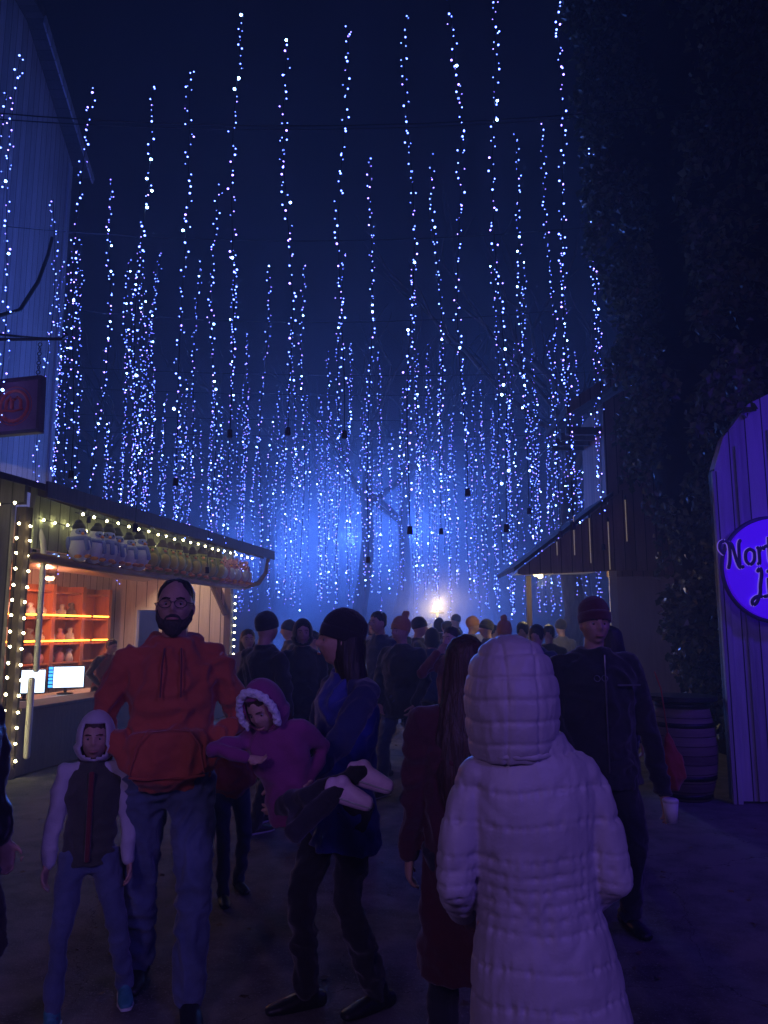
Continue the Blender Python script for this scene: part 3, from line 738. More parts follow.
def write(word, x, z, h, rise):
    cx = x
    for ch in word:
        wd_ = {'N': .74, 'L': .44, 'i': .34, 'r': .46, 't': .46}.get(ch, .58)
        for rad, yy_, nm, m_ in ((.085, -.018, 'letter_outline', 'sign_edge'), (.066, -.034, 'letter', 'sign_letter')):
            bm = bmesh.new()
            for st in GL[ch]:
                q = [Vector((cx + a.x * h * .82, yy_, z + a.y * h + (cx - x + a.x * h) * rise)) for a in smooth_path(st)]
                loft(bm, q, [(rad * h * 1.05, rad * h * 1.05)] * len(q), n=8)
            for v in bm.verts: v.co.y = yy_ + (v.co.y - yy_) * .35
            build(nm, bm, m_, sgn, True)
        cx += wd_ * h * .82
write('Northern', -.46, .02, .235, .10)
write('Lights', -.22, -.26, .245, .12)
bm = bmesh.new(); box(bm, -.04, .04, .12, .215, -.04, .04); build('mount', bm, 'dark_metal', sgn)

# ------------------------------------------------------------------ ivy
def ivy_edge(z):   # left limit of the ivy in X
    t = [(0, 3.60), (1.0, 3.50), (1.6, 3.34), (2.2, 3.24), (3.0, 3.04), (4.0, 2.92), (5.0, 2.80), (6.2, 2.66), (7.4, 2.46), (9, 2.4), (11.5, 2.4)]
    for (z0, x0), (z1, x1) in zip(t, t[1:]):
        if z <= z1: return x0 + (x1 - x0) * (z - z0) / (z1 - z0)
    return 2.3
ivy = empty('ivy_tree', (4.6, 9.0, 0), 0, 'towering dark tree wrapped in ivy between the brown hut and the violet plank wall', 'tree')
bm = bmesh.new()
loft(bm, [(0, .2, 0), (.1, .2, 3), (0, .3, 6), (.3, .2, 10)], [.42, .36, .3, .2], n=14)
loft(bm, [(0, .2, 2.5), (-.8, .1, 4.2), (-1.4, 0, 6.5)], [.2, .16, .1], n=10)
loft(bm, [(0.1, .2, 4), (1.4, .0, 6.2), (2.3, 0, 8.2)], [.2, .15, .1], n=10)
build('trunk', bm, 'bark', ivy, True)
def lump(x, y, z, s=1.0): return noise.noise(Vector((x * s, y * s, z * s)))
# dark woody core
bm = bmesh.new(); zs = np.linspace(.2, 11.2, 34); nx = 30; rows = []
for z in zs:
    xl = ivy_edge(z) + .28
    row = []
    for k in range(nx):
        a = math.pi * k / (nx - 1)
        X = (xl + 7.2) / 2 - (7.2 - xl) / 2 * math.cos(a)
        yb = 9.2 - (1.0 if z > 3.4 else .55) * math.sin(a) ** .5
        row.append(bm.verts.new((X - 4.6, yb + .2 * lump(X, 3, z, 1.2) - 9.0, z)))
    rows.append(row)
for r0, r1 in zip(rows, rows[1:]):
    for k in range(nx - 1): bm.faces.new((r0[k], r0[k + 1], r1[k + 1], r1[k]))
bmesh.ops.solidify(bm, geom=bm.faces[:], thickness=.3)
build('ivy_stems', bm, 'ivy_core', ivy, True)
def leaves(n, sampler, size, name, m, parent, seed, droop=.6):
    rs = np.random.RandomState(seed)
    P = []
    while len(P) < n:
        q = sampler(rs)
        if q is not None: P.append(q)
    P = np.array(P, 'f'); n = len(P)
    d = rs.normal(size=(n, 3)); d[:, 2] -= droop; d[:, 1] -= .2; d /= np.linalg.norm(d, axis=1)[:, None]
    u = rs.normal(size=(n, 3)); u -= d * (u * d).sum(1)[:, None]; u /= np.linalg.norm(u, axis=1)[:, None]
    nn_ = np.cross(d, u); s = size * rs.uniform(.55, 1.4, n)[:, None]
    V = np.stack([P, P + d * s * .45 + u * s * .42 + nn_ * s * .12, P + d * s, P + d * s * .45 - u * s * .42 + nn_ * s * .12], 1).reshape(-1, 3)
    F = []
    for i in range(n): F += [(4 * i, 4 * i + 1, 4 * i + 2), (4 * i, 4 * i + 2, 4 * i + 3)]
    me = bpy.data.meshes.new(name); me.from_pydata(V.tolist(), [], F); me.update()
    return put(name, me, m, parent)
def ivy_samp(rs):
    z = rs.uniform(.5, 11.3) if rs.rand() < .85 else rs.uniform(.8, 4)
    X = ivy_edge(z) + abs(rs.normal()) * (.25 if rs.rand() < .35 else 1.9) - .05
    if X > 7: return None
    dens = .5 + 1.2 * lump(X, 0, z, 1.7) + .5 * lump(X, 5, z, 4.5)
    if rs.rand() > dens + .25: return None
    side = X - ivy_edge(z)
    yf = 8.15 - .45 * lump(X, 2, z, 1.3) + (.3 if side < .15 else 0) * rs.rand() * 2
    # above the plank wall the ivy leans forward over its top
    if X > 3.15 and z > 3.0:
        lim = 3.05 + min(1.2, (X - 3.15) * 1.0) + .28 * lump(X, 9, z, 3)
        if z > lim: yf -= .95 * min(1, (z - lim) * 1.2 + .3)
    return (X - 4.6 + .25 * (lump(1, z, X, 2.4)), yf + abs(rs.normal()) * .16 - 9.0, z)
leaves(30000, ivy_samp, .085, 'foliage', 'leaf', ivy, 5)
leaves(500, ivy_samp, .08, 'dry_foliage', 'leaf_dry', ivy, 6)

# ------------------------------------------------------------------ barrel with a black lid
bx = at(684, 690, 8.0)
brl = empty('barrel', (at(686, 780, 7.75).x, 7.75, 0), R(20), 'old wooden barrel with iron hoops and a black lid beside the plank wall', 'barrel')
prof = [(0, .22), (.12, .26), (.3, .295), (.48, .305), (.66, .29), (.84, .255), (.92, .235)]
bm = bmesh.new(); loft(bm, [(0, 0, z) for z, r in prof], [r for z, r in prof], n=40, dome=False); build('staves', bm, 'barrel_wood', brl, True)
for z, r in ((.05, .243), (.22, .286), (.70, .288), (.88, .252)):
    bm = bmesh.new(); loft(bm, [(0, 0, z - .022), (0, 0, z + .022)], [r, r], n=40, dome=False); build('hoop', bm, 'dark_metal', brl, True)
bm = bmesh.new(); loft(bm, [(0, 0, .925), (0, 0, .965)], [.33, .33], n=40, dome=False); bmesh.ops.bevel(bm, geom=bm.edges[:0], offset=.01) if False else None
build('lid', bm, 'black_plastic', brl)

# ------------------------------------------------------------------ curtain of light strings
cool = {k: bulb_mesh(k, k, 1) for k in ()}
LABELROW = ['nearest row', 'second row', 'third row', 'fourth row']
def strand(x, y, z1, z0, label, group, sz=1.0, plug=True, sp=.075, seed=0, shade=None):
    rr = random.Random(seed)
    t = empty('light_strand', (x, y, z1), 0, label, 'light string', group)
    n = int((z1 - z0) / sp); ph = rr.uniform(0, 6); amp = rr.uniform(.015, .05); lean = rr.uniform(-.05, .07)
    pts = []
    for i in range(n + 1):
        h = i * sp
        pts.append(Vector((amp * math.sin(h * 1.7 + ph) + lean * h * .25, amp * .6 * math.cos(h * 1.3 + ph), -h)))
    bm = bmesh.new(); sk = pts[::4] + [pts[-1] + Vector((0, 0, -.35 if plug else -.02))]
    loft(bm, sk, [.0035] * len(sk), n=4, dome=False)
    if plug: loft(bm, [sk[-1], sk[-1] - Vector((0, 0, .07))], [.022, .026], n=6, dome=False)
    build('cord', bm, 'wire', t)
    fam = {'bulb_glass_cool': bmesh.new(), 'bulb_glass_bright': bmesh.new(), 'bulb_glass_lilac': bmesh.new()}
    clump = rr.random()
    for p in pts:
        for r_ in range(1 if rr.random() < .88 else 2):
            a = rr.uniform(0, 6.28); d = rr.uniform(.012, .045)
            q = p + Vector((d * math.cos(a), d * math.sin(a), rr.uniform(-.035, .035)))
            u = rr.random()
            k = 'bulb_glass_bright' if u < .035 else ('bulb_glass_lilac' if u < .25 else 'bulb_glass_cool')
            rad = .0074 * sz * rr.choice((.45, .6, .8, 1, 1.2)) if u >= .035 else .0115 * sz
            bmesh.ops.create_icosphere(fam[k], subdivisions=1, radius=rad, matrix=Matrix.Translation(q))
    me = bpy.data.meshes.new('bulbs'); bm = bmesh.new()
    mi = 0
    for k, b in fam.items():
        tmp = bpy.data.meshes.new('t'); b.to_mesh(tmp); b.free()
        f0 = len(bm.faces); bm.from_mesh(tmp); bm.faces.ensure_lookup_table()
        for f in bm.faces[f0:]: f.material_index = mi
        bpy.data.meshes.remove(tmp); mi += 1
    bm.to_mesh(me); bm.free()
    for k in fam: me.materials.append(M[k])
    o = bpy.data.objects.new('bulb_cluster', me); link(o, t); o['kind'] = 'stuff'
    return t

def cable(y, z, x0, x1, label, sag=.25):
    bm = bmesh.new(); pts = []
    for i in range(15):
        u = i / 14; pts.append((x0 + (x1 - x0) * u, y, z - sag * 4 * u * (1 - u) + sag))
    loft(bm, pts, [.008] * 15, n=5, dome=False)
    tag(build('overhead_cable', bm, 'wire'), label, 'cable', 'cables stretched over the lane')

rowdef = [
    (6.7, [(6, 95), (20, 58), (88, 85), (150, 84), (190, 72), (240, 18), (288, 42), (345, 25), (408, 15), (453, 3), (490, -6), (557, -8)]),
    (8.9, [(55, 198), (115, 182), (217, 188), (372, 158), (434, 155), (515, 132), (543, 126), (592, 142)]),
    (11.3, [(70, 252), (79, 240), (64, 262), (84, 270), (130, 262), (138, 238), (143, 285), (147, 250), (153, 272), (160, 256), (200, 262), (236, 250), (268, 266), (303, 264), (342, 252), (494, 268), (523, 262), (562, 240), (592, 262), (414, 262)]),
    (14.2, [(65, 330), (128, 330), (152, 320), (248, 336), (290, 330), (328, 350), (350, 345), (380, 352), (406, 362), (427, 345), (440, 352), (462, 362), (480, 380), (512, 345), (532, 350), (548, 342), (562, 360), (578, 352)]),
]
sd = 10
for ri, (Y, lst) in enumerate(rowdef):
    zt = []
    for j, (px, py) in enumerate(lst):
        p = at(px, py, Y); zt.append(p.z)
        zb = [2.9, 2.65, 2.45, 2.25][ri] + rnd.uniform(-.1, .7)
        if ri == 0 and px in (240, 288, 345): zb = 3.7
        sd += 1
        strand(p.x, Y, p.z, zb, None, 'light strings hanging over the lane', seed=sd, sz=[1.1, 1.05, 1.0, 1.0][ri], sp=[.07, .072, .078, .085][ri], plug=ri < 2)
    order = sorted(range(len(lst)), key=lambda k: lst[k][0])
    roots = [o for o in bpy.data.objects if o.name.startswith('light_strand') and 'label' not in o]
    roots.sort(key=lambda o: o.location.x)
    names = ordn + ['tenth', 'eleventh', 'twelfth', 'thirteenth', 'fourteenth', 'fifteenth', 'sixteenth', 'seventeenth', 'eighteenth', 'nineteenth', 'twentieth', 'twenty first', 'twenty second', 'twenty third', 'twenty fourth']
    for j, o in enumerate(roots): o['label'] = '%s from the left of the light strings in the %s' % (names[j], LABELROW[ri])
    cable(Y, max(zt) - .05, -4.8 if ri == 0 else -6, 3.4, 'overhead cable carrying the %s of light strings' % LABELROW[ri])
for ri, (Y, zt, nx, xw) in enumerate(((16.8, 7.3, 26, 6.0), (18.6, 7.4, 28, 7.0), (20.6, 7.3, 30, 8.0), (22.8, 7.4, 30, 8.8), (25.5, 7.6, 30, 9.6))):
    nm = ['fifth', 'sixth', 'seventh', 'eighth', 'farthest'][ri]
    for j in range(nx):
        x = -xw + 2 * xw * (j + .5) / nx + rnd.uniform(-.18, .18)
        if abs(x) > .5 * Y: continue
        sd += 1
        strand(x, Y + rnd.uniform(-.5, .5), zt + rnd.uniform(-1.0, .5), 1.9 + rnd.uniform(-.1, .9), 'small blue white light string among the crowded far strings of the %s row' % nm, 'far light strings in the %s row' % nm, seed=sd, sz=1.15 + .12 * ri, plug=False, sp=.105 + .012 * ri)
    cable(Y, zt, -xw - 2, xw + 2, 'overhead cable carrying the %s row of light strings' % nm)
for k, (y, z) in enumerate(((5.6, 7.55), (7.9, 7.2))):
    cable(y, z, -6, 4, ['bare cable above the lane nearest the camera', 'bare cable between the two nearest rows of light strings'][k], .35)

# ------------------------------------------------------------------ bare trees at the far end
def tree(x, y, h, r, label, seed, lean=0):
    rr = random.Random(seed)
    t = empty('bare_tree', (x, y, 0), 0, label, 'tree', 'bare trees at the far end of the lane')
    bm = bmesh.new()
    pts = [(0, 0, 0)]; rad = [r * 1.35]
    for i in range(1, 8):
        u = i / 7; pts.append((lean * u * h * .1 + rr.uniform(-.12, .12), rr.uniform(-.12, .12), h * .62 * u)); rad.append(r * (1.05 - .5 * u))
    loft(bm, pts, rad, n=12); build('trunk', bm, 'bark', t, True)
    bm = bmesh.new()
    def branch(p, d, L_, r_, lv):
        q = [p]; dd = d.copy()
        for i in range(4):
            dd = (dd + Vector((rr.uniform(-.22, .22), rr.uniform(-.22, .22), rr.uniform(-.05, .2)))).normalized(); q.append(q[-1] + dd * L_ / 4)
        loft(bm, q, [r_ * (1 - .18 * i) for i in range(5)], n=6, dome=False)
        if lv < 2:
            for k in range(3): branch(q[2 + k % 3], (dd + Vector((rr.uniform(-.9, .9), rr.uniform(-.9, .9), rr.uniform(-.1, .6)))).normalized(), L_ * .6, r_ * .5, lv + 1)
    for k in range(5):
        i = 5 + k % 3; a = rr.uniform(0, 6.28)
        branch(Vector(pts[i]), Vector((math.cos(a), math.sin(a), rr.uniform(.5, 1.2))).normalized(), h * rr.uniform(.22, .38), r * .42, 0)
    build('crown', bm, 'bark', t, True)
    return t
tr = [(-9.0, 24, 12, .3, 'bare tree behind the left toy stall roof'), (-4.4, 29, 13, .35, 'bare tree in the smoke, left of the lane'), (-.9, 26.0, 13, .28, 'thick bare trunk rising from the smoke left of the middle'), (.55, 27.0, 12, .26, 'bare tree just left of the yellow lamp'), (4.0, 17.0, 11, .26, 'bare tree seen beneath the lean-to canopy'), (6.4, 24, 12, .33, 'bare tree behind the brown hut'), (4.6, 33, 14, .4, 'tall bare tree at the far right end of the lane'), (-1.9, 35, 14, .42, 'farthest bare tree at the middle of the lane')]
for i, (x, y, h, r, lb) in enumerate(tr): tree(x, y, h, r, lb, 40 + i, rnd.uniform(-.4, .4))

# street lamp in the smoke
lp = at(437, 606, 19.5)
sl = empty('street_lamp', (lp.x, 19.5, 0), 0, 'glowing yellow street lamp in the smoke at the end of the lane', 'street lamp')
bm = bmesh.new(); loft(bm, [(0, 0, 0), (0, 0, .3), (0, 0, .32), (0, 0, lp.z - .2)], [.09, .07, .045, .035], n=12); build('pole', bm, 'dark_metal', sl, True)
bm = bmesh.new(); ball(bm, (0, 0, lp.z), (.10, .10, .09), 16); build('lamp_globe', bm, 'lamp_globe', sl, True)
bm = bmesh.new(); loft(bm, [(-.16, 0, lp.z - .17), (.16, 0, lp.z - .17)], [.02, .02], n=8); build('lamp_ring', bm, 'dark_metal', sl, True)
ld = bpy.data.lights.new('street_lamp_light', 'POINT'); ld.energy = 85; ld.color = (1, .70, .32); ld.shadow_soft_size = .2
lo = bpy.data.objects.new('street_lamp_light', ld); link(lo, sl); lo.location = (0, -.2, lp.z)


# ------------------------------------------------------------------ people
def ik(a, b, l1, l2, pole):
    a, b, pole = Vector(a), Vector(b), Vector(pole)
    d = b - a; L_ = min(d.length, (l1 + l2) * .998)
    if L_ < 1e-5: return a + pole * l1
    u = d.normalized(); x = (l1 * l1 - l2 * l2 + L_ * L_) / (2 * L_)
    hgt = math.sqrt(max(0, l1 * l1 - x * x))
    p = pole - u * pole.dot(u)
    p = p.normalized() if p.length > 1e-5 else Vector((0, -1, 0))
    return a + u * x + p * hgt

def head_shape(bm, mx, s=1.0, cf=1.0, nu=44, nv=34):
    """head with brow, sockets, nose, lips, chin; faces -Y"""
    def g(dx, dz, sx, sz_): return math.exp(-(dx / sx) ** 2 - (dz / sz_) ** 2)
    rings = []
    for j in range(nv + 1):
        th = math.pi * j / nv
        ring = []
        for i in range(nu):
            ph = 2 * math.pi * i / nu
            x = math.sin(th) * math.sin(ph); y = -math.sin(th) * math.cos(ph); z = math.cos(th)
            X = x * .076; Y = y * .095; Z = z * .118
            front = max(0, -y)
            jaw = max(0, -z)
            X *= 1 - .30 * jaw ** 2 * (.4 + .6 * front); 
            if y > 0: Y *= 1.04 - .35 * jaw ** 1.5
            if z > 0 and y > 0: Y *= 1.05
            f = 0
            if front > .1:
                f += cf * (.026 * g(X, Z + .020, .012, .016) + .016 * g(X, Z - .0, .010, .022))      # nose
                f += cf * .007 * g(abs(X) - .028, Z - .026, .024, .009)                           # brow
                f -= .013 * g(abs(X) - .030, Z - .006, .016, .013)                           # sockets
                f += .006 * g(abs(X) - .045, Z + .026, .018, .016)                           # cheeks
                f += .0075 * g(X, Z + .056, .024, .006) + .0065 * g(X, Z + .067, .019, .005) - .004 * g(X, Z + .0615, .022, .003)
                f += .010 * g(X, Z + .096, .022, .014) - .004 * g(X, Z + .081, .02, .006)
                f += .004 * front
            Y -= f
            ring.append(bm.verts.new(mx @ (Vector((X, Y, Z)) * s)))
        rings.append(ring)
    for r0, r1 in zip(rings, rings[1:]):
        for k in range(nu):
            try: bm.faces.new((r0[k], r1[k], r1[(k + 1) % nu], r0[(k + 1) % nu]))
            except Exception: pass
    bmesh.ops.remove_doubles(bm, verts=bm.verts, dist=1e-6)
    for sgn_ in (-1, 1):
        ball(bm, mx @ (Vector((sgn_ * .077, .012, -.008)) * s), (.009 * s, .020 * s, .032 * s), 10, mx.to_3x3().to_4x4() @ Matrix.Rotation(sgn_ * R(20), 4, 'Z'))

def hand(bm, wrist, fwd, palm_n, s=1.0, curl=.7, side=1):
    """palm, four unequal curled fingers, thumb leaving the side of the palm"""
    fwd = Vector(fwd).normalized(); pn = Vector(palm_n); pn = (pn - fwd * pn.dot(fwd)).normalized(); lat = fwd.cross(pn) * side
    w_ = Vector(wrist)
    loft(bm, [w_ - fwd * .03 * s, w_ + fwd * .02 * s, w_ + fwd * .06 * s, w_ + fwd * .09 * s], [(.026 * s, .020 * s), (.034 * s, .018 * s), (.042 * s, .016 * s), (.041 * s, .014 * s)], side=lat, n=12)
    for k, (o_, l_) in enumerate(((-.031, .070), (-.0105, .080), (.0105, .076), (.031, .060))):
        p = w_ + fwd * (.088 - abs(o_) * .25) * s + lat * o_ * s; q = [p - fwd * .015 * s, p]; a = 0
        for seg in range(3):
            a += curl * (.55 if seg == 0 else .75)
            d = fwd * math.cos(a) + pn * math.sin(a)
            q.append(q[-1] + d * l_ * (.42, .33, .25)[seg] * s)
        loft(bm, q, [.0095 * s, .0095 * s, .0088 * s, .008 * s, .0068 * s], n=8)
    p = w_ + fwd * .025 * s - lat * .030 * s
    loft(bm, [p, p + (fwd * .5 - lat * .75 + pn * .25) * .035 * s, p + (fwd * .95 - lat * .85 + pn * .5) * .055 * s, p + (fwd * 1.45 - lat * .65 + pn * .8) * .055 * s], [.014 * s, .012 * s, .0105 * s, .008 * s], n=8)

def fold_disp(amp, sx=7, sz_=13, seed=0.0, fine=.35):
    def f(c, n):
        wv = noise.noise_vector(c * 3.5 + Vector((seed, 0, 0))) * 1.1
        v = Vector((c.x * sx + seed + c.z * 2.5, c.y * sx, c.z * sz_ * .62 - c.x * 3)) + wv
        a = 1 - abs(noise.noise(v)) * 2.8
        a = a if a > -.4 else -.4
        b = noise.noise(Vector((c.x * 26 + seed, c.y * 26, c.z * 34)))
        return amp * (a - .6) + amp * fine * b
    return f

def person(label, x, y, H=1.75, face=0, build_w=1.0, jacket='black_cloth', trousers='black_cloth', shoes='shoe_black', sole=False,
           hem=.80, flare=0.0, arms=('down', 'down'), feet=None, head_yaw=0, head_pitch=0, hat=None, hat_mat='black_cloth', pompom=None,
           hair=None, hair_mat='hair_dark', beard=False, glasses=False, hood=None, hood_down=False, jname='jacket', vox=.012, hvox=None,
           fold=.012, group=None, xf=None, quilt=None, sleeve_mat=None, drop=0, hands=True, collar=True, leg_r=1.0, extra=None, belt=None, stoop=0, name='person'):
    s = H / 1.75
    t = empty(name, (x, y, 0), R(face), label, 'person', group)
    bw = build_w
    X = xf if xf is not None else (Matrix.Translation((0, 0, -drop)) @ (Matrix.Translation((0, 0, .95 * s)) @ Matrix.Rotation(R(stoop), 4, 'X') @ Matrix.Translation((0, 0, -.95 * s)) if stoop else Matrix()))
    X3 = X.to_3x3()
    def U(p): return X @ (Vector(p) * s)
    hvox = hvox or vox
    neckb = U((0, .012, 1.47)); 
    headc = U((0, -.028, 1.632))
    HM = Matrix.Translation(headc) @ X3.to_4x4() @ Matrix.Rotation(R(head_yaw), 4, 'Z') @ Matrix.Rotation(R(head_pitch), 4, 'X')
    hs = s if H > 1.4 else s * (1 + (1.4 - H) * .75)
    if H <= 1.4: HM = Matrix.Translation(X3 @ Vector((0, 0, -.012))) @ HM
    # joints
    sh, el, wr, hd = {}, {}, {}, {}
    for k, sd_ in (('L', 1), ('R', -1)):
        sh[k] = U((sd_ * .185 * (.55 + .45 * bw), .015, 1.405))
        a = arms[0] if k == 'L' else arms[1]
        pole = (sd_ * .5, 1, -.2)
        if a == 'down': w_ = U((sd_ * (.205 + .04 * bw), -.05, .86)); pole = (sd_ * .3, 1, 0)
        elif a == 'pocket': w_ = U((sd_ * .15, -.11 * (.5 + .5 * bw), .99)); pole = (sd_ * 1.2, .8, -.4)
        elif a == 'side_pocket': w_ = U((sd_ * .20, -.10, .90)); pole = (sd_ * 1.3, .7, -.1)
        elif a == 'phone': w_ = U((sd_ * .08, -.30, 1.22)); pole = (sd_ * .8, .2, -1)
        elif a == 'face': w_ = U((sd_ * .06, -.17, 1.50)); pole = (sd_ * .8, -.3, -1)
        else:
            w_ = Vector(a[0]); pole = a[1] if len(a) > 1 else pole
        wr[k] = w_; el[k] = ik(sh[k], w_, .285 * s, .265 * s, X3 @ Vector(pole))
    feet = feet or ((.11, 0), (-.11, 0))
    hip, kn, an = {}, {}, {}
    for k, sd_, ft in (('L', 1, feet[0]), ('R', -1, feet[1])):
        hip[k] = U((sd_ * .095 * (.7 + .3 * bw), .0, .90))
        an[k] = Vector(ft) if len(ft) == 3 else Vector((ft[0] * s, ft[1] * s, .085 * s))
        kn[k] = ik(hip[k], an[k], .43 * s, .42 * s, (sd_ * .15, -1, .1) if xf is None else X3 @ Vector((sd_ * .4, -1, .1)))
    # --- body (one continuous mesh)
    bm = bmesh.new()
    head_shape(bm, HM, hs, .5 if H < 1.4 else 1)
    loft(bm, [U((0, .02, 1.40)), neckb, headc + X3 @ Vector((0, .012, -.05 * s))], [(.066 * s, .062 * s), (.056 * s, .058 * s), (.054 * s, .06 * s)], n=14, side=X3 @ Vector((1, 0, 0)))
    loft(bm, [U((0, .0, .93)), U((0, 0, 1.15)), U((0, .01, 1.36)), U((0, .01, 1.43))], [(.12 * s, .08 * s), (.11 * s, .08 * s), (.13 * s, .08 * s), (.06 * s, .05 * s)], n=14, side=X3 @ Vector((1, 0, 0)))
    for k in 'LR':
        loft(bm, [U((0, .01, 1.38)), sh[k], el[k], wr[k]], [.05 * s, .044 * s, .036 * s, .026 * s], n=10)
        loft(bm, [U((0, 0, .93)), hip[k], kn[k], an[k]], [.06 * s, .066 * s, .046 * s, .034 * s], n=10)
        if hands:
            fw = (wr[k] - el[k]).normalized(); sd_ = 1 if k == 'L' else -1
            pk = (arms[0] if k == 'L' else arms[1]) == 'pocket'
            hand(bm, wr[k], (-sd_, .15, -.3) if pk else fw, (0, 1, 0) if pk else (-sd_ * .9, -.3, 0), s * (.82 if pk else 1 if H > 1.4 else .95), .95 if pk else .65, sd_)
    me = remesh(bm, hvox, 1, None, .35)
    b_ = put('body', me, 'skin', t)
    if hvox < .011:
        for sg in (-1, 1):
            bm = bmesh.new(); ball(bm, HM @ (Vector((sg * .030, -.0745, .005)) * hs), .0112 * hs, 12); e_ = build('eye', bm, 'eye_white', t, True)
            bm = bmesh.new(); ball(bm, HM @ (Vector((sg * .030, -.0808, .004)) * hs), .0066 * hs, 10); build('iris', bm, 'iris', e_, True)
            bm = bmesh.new(); loft(bm, [HM @ (Vector((sg * q, yy, zz)) * hs) for q, yy, zz in ((.014, -.099, .026), (.03, -.100, .031), (.047, -.090, .027))], [(.004 * hs * (.5 if H < 1.4 else 1), .003 * hs)] * 3, n=6); build('eyebrow', bm, hair_mat, t, True)
        bm = bmesh.new(); loft(bm, [HM @ (Vector((q, yy, -.0615)) * hs) for q, yy in ((-.024, -.094), (-.012, -.1035), (0, -.1055), (.012, -.1035), (.024, -.094))], [(.003 * hs, .004 * hs), (.005 * hs, .006 * hs), (.005 * hs, .007 * hs), (.005 * hs, .006 * hs), (.003 * hs, .004 * hs)], n=8, side=(0, 1, 0)); build('mouth', bm, 'lip', t, True)
    # --- trousers
    sv = X3 @ Vector((1, 0, 0))
    if trousers:
        bm = bmesh.new()
        loft(bm, [U((0, 0, .86)), U((0, 0, .93)), U((0, 0, 1.0))], [(.15 * s * bw, .115 * s * bw), (.165 * s * bw, .12 * s * bw), (.15 * s * bw, .11 * s * bw)], n=16, side=sv)
        for k in 'LR':
            q = .5 * (hip[k] + kn[k]); c_ = kn[k].lerp(an[k], .35); lr = s * leg_r * (.6 + .4 * bw)
            loft(bm, [U((0, 0, .93)).lerp(hip[k], .6), hip[k], q, kn[k], c_, an[k] + Vector((0, 0, -.015 * s))], [.085 * lr, .098 * lr, .084 * lr, .066 * lr, .066 * lr, .058 * lr], n=14)
        for k in 'LR': ball(bm, kn[k], .068 * s * leg_r * (.6 + .4 * bw), 14)
        put('trousers', remesh(bm, max(vox, .010), 2, fold_disp(fold * .8, 9, 16, rnd.uniform(0, 50))), trousers, t)
    # --- jacket
    bm = bmesh.new()
    hz_ = hem
    if hem < .78 and flare == 0: flare = .028
    rings = [(1.05, .172, .128), (1.17, .180, .132), (1.28, .195, .136), (1.36, .192, .126), (1.42, .150, .108), (1.465, .095, .088), (1.50, .078, .078)]
    low = [(hz_, .178 + flare, .135 + flare * .7)]
    if hz_ < .95: low.append((max(.93, hz_ + .03), .176 + flare * max(0, (1.05 - .93)) * .5, .13))
    if hz_ < .72: low.insert(1, ((hz_ + .93) / 2, .178 + flare * .55, .134 + flare * .4))
    rr_ = low + rings
    loft(bm, [U((0, 0, z)) for z, a, b in rr_], [(a * s * bw, b * s * (.4 + .6 * bw)) for z, a, b in rr_], n=26, side=sv, dome=False)
    def arm_loft(bm):
        for k in 'LR':
            ar = s * (.55 + .45 * bw)
            mid1 = sh[k].lerp(el[k], .5); mid2 = el[k].lerp(wr[k], .5)
            dn = (el[k] - sh[k]).normalized()
            loft(bm, [sh[k] - dn * .012 * s, sh[k] + dn * .05 * s, mid1, el[k], mid2, wr[k] - (wr[k] - el[k]).normalized() * .012 * s], [.062 * ar, .068 * ar, .064 * ar, .059 * ar, .054 * ar, .046 * ar], n=14)
            ball(bm, el[k], .058 * ar, 14)
            loft(bm, [U((0, .01, 1.415)), U((0, .01, 1.40)).lerp(sh[k], .55) + (X3 @ Vector((0, 0, .008 * s))), sh[k] + (X3 @ Vector((0, 0, -.006 * s)))], [.068 * s, .066 * ar, .066 * ar], n=14)
    if sleeve_mat:
        b2 = bmesh.new(); arm_loft(b2)
        put('sleeve', remesh(b2, vox, 2, fold_disp(fold * .7, 12, 14, rnd.uniform(0, 50))), sleeve_mat, t)
    else: arm_loft(bm)
    if arms[0] == 'pocket' and xf is None:
        ball(bm, U((0, -.112 * (.4 + .6 * bw), 1.0)), (.20 * s * bw, .10 * s, .135 * s), 24)
    if hood_down: 
        loft(bm, [U((-.09, .02, 1.485)), U((-.075, .085, 1.475)), U((0, .115, 1.46)), U((.075, .085, 1.475)), U((.09, .02, 1.485))], [(.035 * s, .04 * s), (.045 * s, .045 * s), (.05 * s, .055 * s), (.045 * s, .045 * s), (.035 * s, .04 * s)], n=10, side=(0, 0, 1))
        loft(bm, [U((-.085, .0, 1.485)), U((-.06, -.06, 1.465)), U((0, -.09, 1.445)), U((.06, -.06, 1.465)), U((.085, .0, 1.485))], [.024 * s] * 5, n=8)
    elif collar:
        torus(bm, U((0, .005, 1.485)), .072 * s, .022 * s, X3.to_4x4(), 20, 8)
    seed = rnd.uniform(0, 50)
    dsp = quilt if quilt else fold_disp(fold, 7, 12, seed)
    put(jname, remesh(bm, vox, 2, dsp), jacket, t)
    # --- shoes
    for k in 'LR':
        a = an[k]; d = Vector((0.12 if k == 'L' else -.12, -1, 0)).normalized() if xf is None else (X3 @ Vector((0, -1, .1))).normalized()
        if extra and 'toe' in extra: d = Vector(extra['toe']).normalized()
        up = Vector((0, 0, 1)) if xf is None else (X3 @ Vector((0, 0, 1)))
        if extra and 'toeup' in extra: up = Vector(extra['toeup']).normalized()
        lat = d.cross(up); fs = s * (1.0 if H > 1.4 else 1.08) * (extra or {}).get('fs', 1)
        g0 = a - up * .052 * s; ck = (extra or {}).get('chunk', 1)
        bm = bmesh.new()
